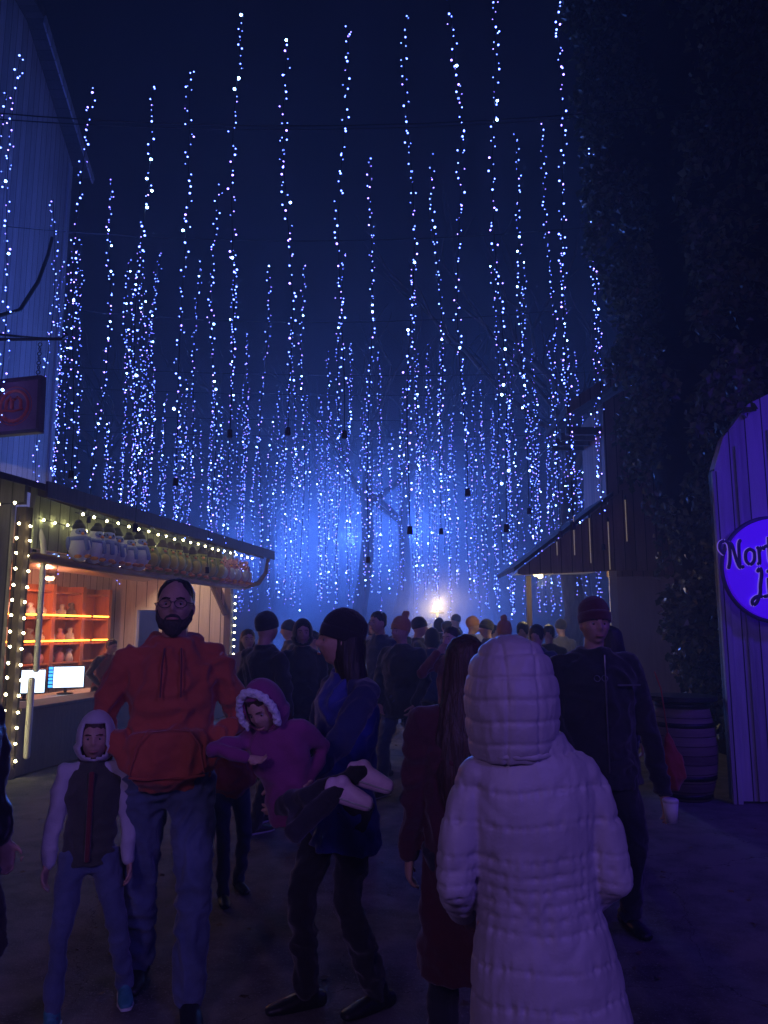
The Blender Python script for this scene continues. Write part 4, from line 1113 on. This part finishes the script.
        loft(bm, [g0 - d * .075 * fs, g0 - d * .03 * fs + up * .006, g0 + d * .05 * fs, g0 + d * .12 * fs - up * .008 * fs, g0 + d * .175 * fs - up * .014 * fs], [(.033 * fs, .035 * fs * ck), (.036 * fs, .042 * fs * ck), (.042 * fs, .037 * fs * ck), (.046 * fs, (.027 + .004 * (ck > 1)) * fs * ck), (.034 * fs, (.019 + .006 * (ck > 1)) * fs * ck)], side=lat, n=14)
        loft(bm, [g0 - d * .02 * fs, a + up * .02 * s], [.044 * fs, .045 * fs], n=12)
        so = put('shoe', remesh(bm, .008 if vox < .015 else .015, 2), shoes, t)
        if sole:
            bm = bmesh.new(); g1 = g0 - up * .026 * fs
            loft(bm, [g1 - d * .09 * fs, g1 - d * .04 * fs, g1 + d * .05 * fs, g1 + d * .12 * fs, g1 + d * .19 * fs], [(.036 * fs, .010 * fs), (.042 * fs, .012 * fs), (.044 * fs, .011 * fs), (.048 * fs, .011 * fs), (.03 * fs, .010 * fs)], side=lat, n=14)
            build('sole', bm, 'sole', so, True)
    # --- head wear
    def HB(p): return HM @ (Vector(p) * hs)
    Hr = HM.to_3x3().to_4x4()
    if hat == 'beanie':
        HM0 = HM; HM = HM @ Matrix.Translation((0, .01, .03)) @ Matrix.Rotation(R(-13), 4, 'X') @ Matrix.Translation((0, -.01, -.03))
        HB_ = HB
        def HB(p): return HM @ (Vector(p) * hs)
        bm = bmesh.new()
        rg = [(.028, .089, .107, .004), (.05, .091, .109, .006), (.07, .089, .108, .012), (.100, .083, .100, .020), (.128, .068, .082, .026), (.148, .044, .054, .03), (.156, .016, .02, .032)]
        loft(bm, [HB((0, yo, z)) for z, a, b, yo in rg], [(a * hs, b * hs) for z, a, b, yo in rg], n=32, side=Hr.to_3x3() @ Vector((1, 0, 0)), dome=False)
        hseed = rnd.uniform(0, 9)
        inv = HM.inverted()
        def ribs(c, n):
            l_ = inv @ c; an_ = math.atan2(l_.x, l_.y)
            return .0016 * math.sin(an_ * 46) + .004 * noise.noise(Vector((c.x * 18 + hseed, c.y * 18, c.z * 18)))
        ho = put('beanie', remesh(bm, .006 if hvox < .011 else .012, 1, ribs), hat_mat, t)
        bm = bmesh.new(); cf = [(.004, .089, .106, .003), (.012, .0915, .109, .003), (.036, .0935, .1115, .004), (.054, .0935, .1115, .006), (.060, .0905, .1085, .006)]
        loft(bm, [HB((0, yo, z)) for z, a, b, yo in cf], [(a * hs, b * hs) for z, a, b, yo in cf], n=36, side=Hr.to_3x3() @ Vector((1, 0, 0)), dome=False)
        build('cuff', bm, hat_mat, ho, True)
        if pompom:
            bm = bmesh.new(); ball(bm, HB((0, .04, .185)), .040 * hs, 16)
            for v in bm.verts: v.co += Vector([rnd.uniform(-.006, .006) for _ in range(3)])
            build('pompom', bm, pompom, ho)
        HM = HM0; HB = HB_
    if hair in ('short', 'long', 'bob', 'buzz'):
        bm = bmesh.new()
        top = .0 if hat else .006
        rg = [(-.05, .070, .050, .048), (-.02, .082, .074, .028), (.02, .084, .088, .020), (.055, .083, .096, .012), (.085, .073, .088, .008), (.108, .052, .066, .008), (.122, .02, .03, .01)]
        if hair == 'buzz': rg = [(z, a - .003, b - .006, yo + .010) for z, a, b, yo in rg[:5]] + [(.108, .053, .060, .016), (.1205, .02, .03, .014)]
        loft(bm, [HB((0, yo, z + top)) for z, a, b, yo in rg], [(a * hs, b * hs) for z, a, b, yo in rg], n=26, side=Hr.to_3x3() @ Vector((1, 0, 0)), dome=False)
        if hair == 'long':
            ln = [(.04, .086, .09, .022), (-.03, .092, .085, .035), (-.10, .098, .075, .048), (-.2, .115, .07, .075), (-.3, .125, .062, .105), (-.42, .125, .055, .12), (-.54, .10, .042, .12), (-.6, .06, .03, .115)]
            loft(bm, [HB((0, yo, z)) for z, a, b, yo in ln], [(a * hs, b * hs) for z, a, b, yo in ln], n=24, side=Hr.to_3x3() @ Vector((1, 0, 0)), dome=False)
        if hair == 'bob':
            ln = [(.04, .086, .085, .024), (-.03, .094, .08, .036), (-.10, .096, .072, .045), (-.15, .085, .06, .05)]
            loft(bm, [HB((0, yo, z)) for z, a, b, yo in ln], [(a * hs, b * hs) for z, a, b, yo in ln], n=24, side=Hr.to_3x3() @ Vector((1, 0, 0)), dome=False)
        def hd_(c, n): return .006 * noise.noise(Vector((c.x * 55, c.y * 55, c.z * 7)))
        put('hair', remesh(bm, .007 if hvox < .011 else .012, 1, hd_), hair_mat, t)
    if beard:
        bm = bmesh.new()
        for zc, yc, r_ in ((-.085, -.062, (.052, .040, .036)), (-.108, -.052, (.040, .036, .028))): ball(bm, HB((0, yc, zc)), tuple(q * hs for q in r_), 18, Hr)
        for sg in (-1, 1):
            loft(bm, [HB((sg * .072, -.012, -.02)), HB((sg * .067, -.03, -.055)), HB((sg * .045, -.058, -.088))], [(.010 * hs, .016 * hs), (.013 * hs, .020 * hs), (.018 * hs, .024 * hs)], n=10)
            loft(bm, [HB((0, -.101, -.046)), HB((sg * .022, -.094, -.052)), HB((sg * .034, -.084, -.07))], [.008 * hs] * 3, n=8)
        put('beard', remesh(bm, .006, 1, lambda c, n: .003 * noise.noise(c * 90)), 'beard', t)
    if glasses:
        gl = bpy.data.objects.new('glasses', None); link(gl, t)
        bm = bmesh.new()
        for sg in (-1, 1):
            torus(bm, HB((sg * .033, -.108, .004)), .024 * hs, .0022 * hs, Hr @ Matrix.Rotation(R(90), 4, 'X'), 24, 6, 1.1, .8)
            loft(bm, [HB((sg * .059, -.105, .008)), HB((sg * .082, -.06, .008)), HB((sg * .083, .01, .004))], [.0022 * hs] * 3, n=6)
        loft(bm, [HB((-.010, -.110, .010)), HB((.010, -.110, .010))], [.002 * hs] * 2, n=6)
        build('glasses_frame', bm, 'black_plastic', gl, True)
    if hood:
        # hood open at the face
        bm = bmesh.new(); nu, nv = 36, 22; rows = []
        for j in range(nv + 1):
            th = math.pi * (.02 + .80 * j / nv); row = []
            for i in range(nu):
                ph = 2 * math.pi * i / nu
                x_ = math.sin(th) * math.sin(ph); y_ = -math.sin(th) * math.cos(ph); z_ = math.cos(th)
                op = (y_ < -.62 and abs(x_) < .72 and -.95 < z_ < .62)
                wd_ = .105 + (.02 if z_ < -.3 else 0)
                row.append((bm.verts.new(HB((x_ * wd_, y_ * .118 + .014, z_ * .150 + .004))), op))
            rows.append(row)
        for r0, r1 in zip(rows, rows[1:]):
            for k in range(nu):
                q = (r0[k], r1[k], r1[(k + 1) % nu], r0[(k + 1) % nu])
                if sum(z[1] for z in q) < 3:
                    bm.faces.new([z[0] for z in q])
        bmesh.ops.delete(bm, geom=[v for v in bm.verts if not v.link_faces], context='VERTS')
        bm.faces.ensure_lookup_table(); bmesh.ops.recalc_face_normals(bm, faces=bm.faces)
        bmesh.ops.solidify(bm, geom=bm.faces[:], thickness=.010 * s)
        bmesh.ops.smooth_vert(bm, verts=bm.verts, factor=.5)
        build('hood', bm, hood, t, True)
    return t, dict(HM=HM, hs=hs, wr=wr, el=el, s=s, X=X)

def atx(px, Y, z=1.5):
    d = Y * math.cos(PITCH) + (z - 1.6) * math.sin(PITCH)
    return (px - 384) / FPX * d

# 1 bearded man in the red hoodie
tA, jA = person('broad bearded man in glasses, red hoodie and jeans', atx(172, 3.65, 1.3), 3.65, 1.83, face=13, build_w=1.03,
    jacket='red_fleece', trousers='denim', shoes='shoe_black', hem=.86, arms=('pocket', 'pocket'), feet=((.12, -.16), (-.10, .22)),
    head_yaw=-4, head_pitch=-4, beard=True, glasses=True, hair='buzz', hood_down=True, jname='hoodie', vox=.010, hvox=.0065, fold=.020, leg_r=1.08)
t = tA
bm = bmesh.new(); U = lambda p: Vector(p) * jA['s']
loft(bm, [U((-.15, -.185, .93)), U((-.08, -.205, .925)), U((.08, -.205, .925)), U((.15, -.185, .93))], [(.004, .006)] * 4, n=8)
loft(bm, [U((-.15, -.185, .94)), U((-.125, -.2, 1.06)), U((-.08, -.2, 1.12)), U((.08, -.2, 1.12)), U((.125, -.2, 1.06)), U((.15, -.185, .94))], [.003] * 6, n=8)
build('pocket_seam', bm, 'red_fleece', t, True)
for sg in (-1, 1):
    bm = bmesh.new(); loft(bm, [U((sg * .035, -.105, 1.45)), U((sg * .04, -.155, 1.38)), U((sg * .042, -.165, 1.25))], [.004] * 3, n=6); build('drawstring', bm, 'maroon_wool', t, True)

# 2 hooded child with a dark vest
tB, jB = person('small child in a pale hood, dark vest with pale sleeves and jeans', atx(92, 3.55, .8), 3.55, 1.22, face=14, build_w=.90,
    jacket='olive_cloth', sleeve_mat='pale_cloth', trousers='denim', shoes='shoe_teal', sole=True, hem=.86, arms=('down', 'down'),
    feet=((.24, .14), (-.14, -.20)), hair='bob', hair_mat='hair_brown', hood='pale_cloth', jname='vest', vox=.010, hvox=.0065, fold=.012)
bm = bmesh.new(); loft(bm, [Vector((.0, -.137, z)) * jB['s'] for z in (.9, 1.1, 1.3, 1.42)], [(.012, .006)] * 4, n=6); build('zip', bm, 'maroon_wool', tB, True)

# 3 person cut by the left edge
person('person in a black padded jacket cut off by the left edge of the picture', -1.62, 3.05, 1.56, face=75, jacket='black_nylon', arms=('down', 'down'), hem=.7, hat='beanie', hat_mat='black_cloth', vox=.012, fold=.02)

# 4 woman in blue jacket carrying the girl
CY = 3.10
tD, jD = person('woman in a dark beanie and royal blue jacket carrying a small girl in pink', atx(346, 3.55, 1.3), 3.55, 1.66, face=-66, build_w=1.04,
    jacket='royal_cloth', trousers='black_cloth', hem=.78, arms=('down', 'down'), feet=((.06, .16), (-.10, -.14)), hair='long', hair_mat='hair_dark',
    hat='beanie', hat_mat='black_cloth', head_yaw=-12, head_pitch=-3, jname='jacket', vox=.010, hvox=.0065, fold=.014,
    sleeve_mat=None) if False else (None, None)
def world2local(loc, face, p):
    return Matrix.Rotation(-R(face), 4, 'Z') @ (Vector(p) - Vector((loc[0], loc[1], 0)))
dx = atx(346, 3.55, 1.3); fD = -62
wl_ = world2local((dx, 3.55), fD, at(294, 790, 3.14)); wr_ = world2local((dx, 3.55), fD, at(292, 745, 3.5))
tD, jD = person('woman in a dark beanie and blue jacket carrying a small girl in pink', dx, 3.55, 1.66, face=fD, build_w=1.04,
    jacket='royal_cloth', sleeve_mat='navy_cloth', trousers='black_cloth', hem=.70, arms=((wl_, (.8, .8, -.6)), (wr_, (-.8, .5, -.6))), feet=((.06, .14), (-.10, -.14)),
    hair='long', hair_mat='hair_dark', hat='beanie', hat_mat='black_cloth', head_yaw=-24, head_pitch=-3, vox=.010, hvox=.0065, fold=.016)
# 5 the girl in pink, carried
hp = at(268, 714, 3.0); pe = at(293, 800, 3.06)
ax = (hp - pe).normalized()
sC = .96 / 1.75
yy = Vector((.25, .85, 0)); yy = (yy - ax * yy.dot(ax)).normalized()      # back towards the woman
xx = yy.cross(ax)
Rm = Matrix((xx, yy, ax)).transposed().to_4x4()
# the girl's root sits at the woman's feet; upper body transform in root space
root = Vector((pe.x, 3.12, 0))
xfC = Matrix.Translation(pe - root) @ Rm @ Matrix.Translation((0, 0, -.93 * sC))
a1 = at(343, 784, 2.84) - root; a2 = at(364, 768, 2.92) - root
h1 = at(249, 758, 2.92) - root; h2 = at(309, 782, 3.02) - root
tC, jC = person('small girl in pink hooded jacket and pale shoes held by the woman in blue', root.x, root.y, .96, face=0, build_w=1.12,
    jacket='pink_cloth', trousers='black_cloth', shoes='shoe_pink', sole=True, hem=.80, xf=xfC, feet=(tuple(a1), tuple(a2)), arms=((tuple(h2), (.3, 1, -.3)), (tuple(h1), (-.6, -.3, .2))),
    head_yaw=-10, head_pitch=12, hood='pink_cloth', hair='bob', hair_mat='hair_brown', vox=.009, hvox=.006, fold=.010, extra={'toe': (.95, -.25, -.25), 'toeup': (.25, 0, .95), 'fs': 1.05, 'chunk': 1.75})
HMc = jC['HM']
bm = bmesh.new()
for i in range(60):
    a = R(-115 + 230 * i / 59)
    p = HMc @ Vector((math.sin(a) * .088, -.052, math.cos(a) * .105 + .0)) * 1
    ball(bm, HMc @ (Vector((math.sin(a) * .092, -.060, math.cos(a) * .118)) * jC['hs'] * 1.12), .016, 6)
put('fur_trim', remesh(bm, .006, 1, lambda c, n: .007 * noise.noise(c * 70)), 'plush_white', tC)
for q in (a1, a2):
    pass

# 6 woman in the pale puffer coat, back to the camera
def quilt_disp(c, n):
    z = c.z + .016 * noise.noise(Vector((c.x * 6, c.y * 6, c.z * 3)))
    wv = noise.noise(Vector((c.x * 9, c.y * 9, 1.3)))
    if .84 < z < .99: sp, a0 = .034, .003
    else: sp, a0 = .086, .0065
    q = abs(math.sin(math.pi * (z - .84 + .006 * wv) / sp)) ** .38
    pk = noise.noise(Vector((c.x * 60, c.y * 60, c.z * 12))) * .0030 * (1.3 - q)
    dg = noise.noise(Vector((c.x * 5 + c.z * 5, c.y * 5, c.z * 4 - c.x * 6 + 3)))
    big = -.012 * max(0, 1 - abs(dg) * 5)
    seam = 0
    fr_ = ((z - .84 + .006 * wv) / sp) % 1.0; dd_ = min(fr_, 1 - fr_) * sp
    gr = -.0026 * math.exp(-(dd_ / .0045) ** 2)
    pk *= 1.1 + 2.2 * math.exp(-(dd_ / .016) ** 2)
    return a0 * .6 * (q - .5) + gr + pk + big * .25 + seam + .003 * noise.noise(c * 13) + .0016 * noise.noise(Vector((c.x * 38 + c.z * 20, c.y * 38, c.z * 30)))
tI = empty('person', (atx(530, 2.2, 1.1), 2.2, 0), R(180 + 4), 'woman seen from behind in a long pale quilted puffer coat with the hood up', 'person')
s = 1.0
bm = bmesh.new(); HMi = Matrix.Translation((.05, -.01, 1.455)); head_shape(bm, HMi, .95)
loft(bm, [(0, .01, 1.2), (.02, 0, 1.30), (.05, 0, 1.40)], [.06, .052, .052], n=12)
loft(bm, [(0, 0, .85), (0, 0, 1.05), (0, .01, 1.22)], [(.11, .08), (.10, .08), (.12, .07)], n=12)
jw = {}
for sg in (-1, 1):
    w_ = Vector((sg * .165, -.14, .82)); e_ = Vector((sg * .214, .03, .94)); sh_ = Vector((sg * .16, .01, 1.20)); jw[sg] = (sh_, e_, w_)
    loft(bm, [(0, .01, 1.2), sh_, e_, w_], [.045, .04, .034, .025], n=10)
    hand(bm, w_, (w_ - e_).normalized(), (-sg, 0, 0), .9, .8, sg)
    loft(bm, [(0, 0, .85), (sg * .09, 0, .82), (sg * .095, -.01, .45), (sg * .095, 0, .08)], [.06, .065, .045, .034], n=10)
put('body', remesh(bm, .010, 1), 'skin', tI)
bm = bmesh.new()
rg = [(.30, .245, .19), (.45, .23, .178), (.60, .212, .165), (.75, .192, .15), (.86, .166, .134), (.93, .160, .130), (1.0, .163, .133), (1.10, .178, .138), (1.19, .185, .132), (1.245, .165, .118), (1.285, .115, .105), (1.32, .095, .10)]
loft(bm, [(-.085 * max(0, 1.05 - z), 0, z) for z, a, b in rg], [(a, b) for z, a, b in rg], n=40, dome=False)
for sg in (-1, 1):
    sh_, e_, w_ = jw[sg]
    loft(bm, [sh_ + Vector((0, 0, -.01)), sh_.lerp(e_, .2), sh_.lerp(e_, .5) + Vector((sg * .008, 0, 0)), e_, e_.lerp(w_, .5), w_], [.050, .054, .054, .052, .049, .043], n=20)
    loft(bm, [(0, .01, 1.235), (sg * .09, .01, 1.225), sh_ + Vector((-sg * .01, 0, -.005))], [.06, .064, .062], n=16); ball(bm, e_, .051, 16)
put('puffer_coat', remesh(bm, .0065, 3, quilt_disp), 'puffer', tI)
bm = bmesh.new()
hg = [(1.262, .112, .118, .0), (1.30, .122, .130, .004), (1.36, .127, .138, .008), (1.42, .130, .142, .008), (1.47, .123, .136, .006), (1.515, .107, .12, .002), (1.550, .083, .10, -.004), (1.575, .050, .06, -.008), (1.586, .02, .02, -.008)]
loft(bm, [(.045, yo, z) for z, a, b, yo in hg], [(a, b) for z, a, b, yo in hg], n=40, dome=False)
def hood_disp(c, n):
    z = c.z + .012 * noise.noise(Vector((c.x * 6, c.y * 6, 2))) - .25 * (c.x - .045) ** 2
    q = abs(math.sin(math.pi * (z - 1.30) / .058)) ** .5
    seam = -.006 * math.exp(-((abs(c.x - .045) - .042) / .004) ** 2)
    fr_ = ((z - 1.30) / .058) % 1.0; dd_ = min(fr_, 1 - fr_) * .058
    seam += -.0028 * math.exp(-(dd_ / .0045) ** 2)
    return .0045 * (q - .5) + seam * .8 + .004 * noise.noise(c * 22) + .002 * noise.noise(Vector((c.x * 70, c.y * 70, c.z * 14)))
put('hood', remesh(bm, .0055, 2, hood_disp), 'puffer', tI)
bm = bmesh.new(); torus(bm, (.04, 0, 1.272), .112, .010, None, 36, 10, 1, 1.08)
put('hood_hem', remesh(bm, .006, 1, lambda c, n: .004 * noise.noise(c * 40)), 'puffer', tI)
bm = bmesh.new()
for sg in (-1, 1): loft(bm, [(sg * .09, 0, .62), (sg * .095, -.01, .42), (sg * .095, 0, .07)], [.075, .058, .046], n=12)
put('trousers', remesh(bm, .010, 2), 'black_cloth', tI)
for sg in (-1, 1):
    bm = bmesh.new(); loft(bm, [(sg * .095, .07, .04), (sg * .095, -.02, .04), (sg * .10, -.10, .03), (sg * .10, -.17, .026)], [(.036, .036), (.042, .04), (.044, .028), (.032, .02)], n=12); loft(bm, [(sg * .095, .02, .05), (sg * .095, .02, .16)], [.045, .05], n=12)
    put('shoe', remesh(bm, .008, 1), 'shoe_black', tI)

# 7 woman with long brown hair beside the puffer coat
person('woman with long brown hair and a long wine red coat left of the puffer coat', atx(466, 2.95, 1.4), 2.95, 1.57, face=172, jacket='dark_maroon', trousers='black_cloth', hem=.44, flare=.04,
       arms=('down', 'down'), hair='long', hair_mat='hair_brown', jname='coat', vox=.010, hvox=.01, fold=.014)

# 8 man in the maroon beanie
jx = atx(596, 4.5, 1.2)
tJ, jJ = person('man in a maroon beanie and black jacket holding a white cup', jx, 4.5, 1.75, face=6, build_w=1.24,
    jacket='black_cloth', trousers='black_cloth', shoes='shoe_black', hem=.74, arms=((tuple(world2local((jx, 4.5), 6, at(664, 795, 4.5))), (.8, .8, -.2)), 'side_pocket'), feet=((.12, -.05), (-.12, .06)),
    head_yaw=-4, head_pitch=2, hat='beanie', hat_mat='wine_wool', vox=.010, hvox=.006, fold=.014, hair=None, beard=False)
J = Vector(tJ.location)
# slide his head over towards the lane side is part of the pose: stubble
bm = bmesh.new(); U = lambda p: Vector(p) * jJ['s']
loft(bm, [U((.0, -.155, z)) for z in (.80, 1.0, 1.2, 1.38, 1.46)], [(.006, .006)] * 5, n=6); build('zip', bm, 'metal', tJ, True)
bm = bmesh.new(); box(bm, .06, .19, -.178, -.168, 1.295, 1.303); build('chest_zip', bm, 'metal', tJ)
bm = bmesh.new()
for sg in (-1, 1): torus(bm, U((-.03 + sg * .022, -.166, 1.335)), .017, .002, Matrix.Rotation(R(70), 4, 'X'), 16, 6)
build('sunglasses', bm, 'metal', tJ, True)
cp = tJ.matrix_world if False else None
cw = at(671, 812, 4.42)
cup = empty('paper_cup', (cw.x, cw.y, cw.z - .055), 0, 'white paper cup held low by the man in the maroon beanie', 'cup')
bm = bmesh.new(); loft(bm, [(0, 0, 0), (0, 0, .11)], [.030, .042], n=24, dome=False); build('cup_body', bm, 'white_cup', cup, True)
bm = bmesh.new(); torus(bm, (0, 0, .11), .042, .003, None, 24, 6); build('cup_rim', bm, 'white_cup', cup, True)
bm = bmesh.new(); loft(bm, [(0, 0, .112), (0, 0, .120), (0, 0, .126)], [.044, .043, .036], n=24, dome=False); build('cup_lid', bm, 'white_cup', cup, True)
# red balloon shaped bag behind him
rb = at(672, 762, 5.6)
bag = empty('red_bag', (rb.x, 5.6, 0), 0, 'bright red drawstring bag hanging beside the barrel behind the man in black', 'bag')
bm = bmesh.new(); loft(bm, [(0, 0, rb.z - .17), (0, 0, rb.z - .10), (0, 0, rb.z), (-.01, 0, rb.z + .10), (-.02, 0, rb.z + .2)], [(.05, .04), (.095, .06), (.09, .055), (.05, .035), (.016, .015)], n=20)
put('pouch', remesh(bm, .008, 2, fold_disp(.008, 12, 8, 3)), 'red_fleece', bag)
bm = bmesh.new(); loft(bm, [(-.02, 0, rb.z + .2), (-.05, 0, rb.z + .5), (-.09, 0, rb.z + .62)], [.005] * 3, n=6); build('cord', bm, 'red_fleece', bag, True)

# 9 others behind
person('person in a long black coat and black trousers behind the man in the maroon beanie', atx(620, 5.6, 1.2), 5.75, 1.62, face=190, jacket='black_cloth', hair='long', vox=.014, fold=.014)
person('child in a red jacket partly hidden behind the man in the red hoodie', atx(232, 5.0, .9), 5.0, 1.20, face=25, jacket='red_fleece', trousers='dark_denim', hem=.84, arms=('pocket', 'down'), feet=((.13, .12), (-.08, -.16)), hair='short', vox=.012, hood_down=True)
person('man in a black beanie and coat, back turned, behind the girl in pink', atx(264, 6.6, 1.3), 6.6, 1.72, face=140, build_w=1.15, jacket='black_cloth', hem=.7, arms=('side_pocket', 'side_pocket'), feet=((.14, -.14), (-.1, .16)), hat='beanie', hat_mat='black_cloth', sole=True, vox=.013, fold=.016)
person('person in a dark hood right of the man in the black beanie', atx(302, 7.6, 1.3), 7.6, 1.68, face=10, jacket='black_cloth', hood='black_cloth', vox=.014, hvox=.010, hair='short')
person('man in a rust knit pompom beanie and black jacket mid lane', atx(402, 7.9, 1.2), 7.9, 1.70, face=-32, build_w=1.2, jacket='black_cloth', trousers='dark_denim', hem=.76, arms=('side_pocket', 'side_pocket'), feet=((.15, .16), (-.12, -.18)), hat='beanie', hat_mat='rust_knit', pompom='rust_knit', sole=True, vox=.012, hvox=.0095, head_yaw=-18)
person('tall bare headed man behind the rust beanie, his head turned left', atx(380, 8.9, 1.3), 8.9, 1.80, face=-50, build_w=1.1, jacket='navy_cloth', hair='short', vox=.014, hvox=.010)
person('short dark haired person beside the far corner post of the toy stall', atx(247, 8.6, 1.3), 8.6, 1.60, face=20, jacket='tan_cloth', trousers='dark_denim', hair='bob', hair_mat='hair_brown', vox=.014, hvox=.010)
person('woman with dark hair lifting a hand to her face left of the long brown hair', atx(453, 7.4, 1.3), 7.4, 1.62, face=-40, jacket='maroon_wool', trousers='black_cloth', hem=.6, arms=('down', 'face'), hair='long', vox=.013, hvox=.010)
person('person in an orange pompom beanie seen just left of the pale hood', atx(505, 9.0, 1.3), 9.0, 1.68, face=170, jacket='tan_cloth', hat='beanie', hat_mat='rust_knit', pompom='rust_knit', vox=.014)
person('person with dark hair and a pale scarf right of the pale hood', atx(537, 8.4, 1.3), 8.4, 1.65, face=150, jacket='navy_cloth', hair='short', hood=None, vox=.014, hvox=.011)
person('person in a bulky grey jacket next to the orange pompom beanie', atx(523, 10.4, 1.3), 10.4, 1.70, face=160, jacket='pale_cloth', hair='short', vox=.016)
person('person with a rust cap silhouetted right of the yellow lamp', atx(472, 12.5, 1.3), 12.5, 1.78, face=100, jacket='grey_cloth', hat='beanie', hat_mat='rust_knit', vox=.018)
far_ = [(439, 15.0, 1.80, 'black silhouette of a person standing in front of the yellow lamp', 'black_cloth', 'hood'), (457, 18.5, 1.93, 'tall silhouette in a peaked hat right of the yellow lamp', 'grey_cloth', 'beanie'),
        (420, 21, 1.75, 'grey silhouette left of the yellow lamp in the smoke', 'grey_cloth', None), (404, 17, 1.70, 'dim person in the smoke behind the rust beanie', 'black_cloth', 'beanie'),
        (485, 20, 1.8, 'dim person in the smoke far right of the yellow lamp', 'grey_cloth', None), (350, 16, 1.72, 'dim person in the smoke behind the woman in blue', 'black_cloth', None),
        (325, 19, 1.75, 'dim person in the smoke left of the woman in blue', 'grey_cloth', 'beanie'), (560, 17, 1.72, 'dim person in the smoke under the lean-to canopy', 'black_cloth', 'beanie'),
        (430, 24, 1.8, 'farthest dim figure in the smoke behind the yellow lamp', 'grey_cloth', None), (495, 14, 1.68, 'dark figure walking away left of the orange pompom beanie', 'black_cloth', None)]
far_ += [(290, 10.6, 1.70, 'dark figure between the two hooded heads left of the woman in blue', 'black_cloth', 'beanie'), (328, 12.2, 1.76, 'dark figure just left of the dark beanie of the woman in blue', 'navy_cloth', None),
    (357, 11.0, 1.66, 'dark figure just right of the dark beanie of the woman in blue', 'black_cloth', None), (418, 10.6, 1.74, 'dark figure close behind the rust pompom beanie, on its right', 'black_cloth', 'beanie'),
    (432, 9.6, 1.60, 'short dark hooded figure left of the raised hand', 'navy_cloth', 'hood'), (446, 13.2, 1.74, 'dark figure straight below the yellow lamp', 'black_cloth', None),
    (488, 11.6, 1.72, 'dark figure between the rust cap and the orange pompom beanie', 'navy_cloth', 'beanie'), (549, 10.2, 1.66, 'dark figure under the left edge of the lean-to canopy', 'black_cloth', None),
    (562, 12.8, 1.74, 'dark figure beneath the lit bulb of the lean-to canopy', 'grey_cloth', 'beanie'), (398, 13.4, 1.78, 'dark figure left of the lamp above the rust beanie', 'black_cloth', None),
    (314, 9.4, 1.58, 'short dark figure in the gap left of the woman in blue', 'black_cloth', None), (372, 14.5, 1.74, 'dim dark figure behind the bare headed tall man', 'grey_cloth', 'hood')]
for i, (px, Y, H, lb, jm, hh_) in enumerate(far_):
    person(lb, atx(px, Y, 1.4), Y, H, face=rnd.choice((0, 160, 200, 90, -80)), jacket=jm, trousers='black_cloth', hat='beanie' if hh_ == 'beanie' else None, hood='black_cloth' if hh_ == 'hood' else None, hair='short' if hh_ is None else None, vox=.022, hands=True, group='crowd in the smoke at the end of the lane')
# stall keepers
vp = loc2w @ Vector((-.55, 3.9, 0))
person('stall keeper with dark hair and pale headband leaning at the counter inside the toy stall', atx(103, 11.6, 1.3), 11.6, 1.48, face=65, jacket='maroon_wool', trousers='black_cloth', hair='short', hair_mat='hair_dark', stoop=14, arms=('pocket', 'pocket'), vox=.014, hvox=.010, sleeve_mat='black_cloth')
person('stall keeper in a pale knit hat under the lean-to canopy behind the maroon beanie', atx(611, 14.6, 1.4), 14.6, 1.70, face=-20, jacket='tan_cloth', trousers='black_cloth', hat='beanie', hat_mat='tan_cloth', vox=.015, hvox=.011)

# fallen leaves and grit along the edges
rs = np.random.RandomState(4)
def litter(r_):
    X_ = r_.normal() * 2.6; Y_ = r_.uniform(1.8, 12)
    if abs(X_) < 1.1 and r_.rand() < .8: return None
    if X_ < -3.8 or X_ > 3.5: return None
    return (X_, Y_, .006 + r_.rand() * .006)
lv = leaves(420, litter, .045, 'fallen_leaves', 'litter', None, 11, droop=0)
for v in lv.data.vertices: v.co.z = .004 + max(0, min(.02, abs(v.co.z) * .3))
tag(lv, 'scattered dry leaves and grit on the asphalt', 'leaf litter', kind='stuff')
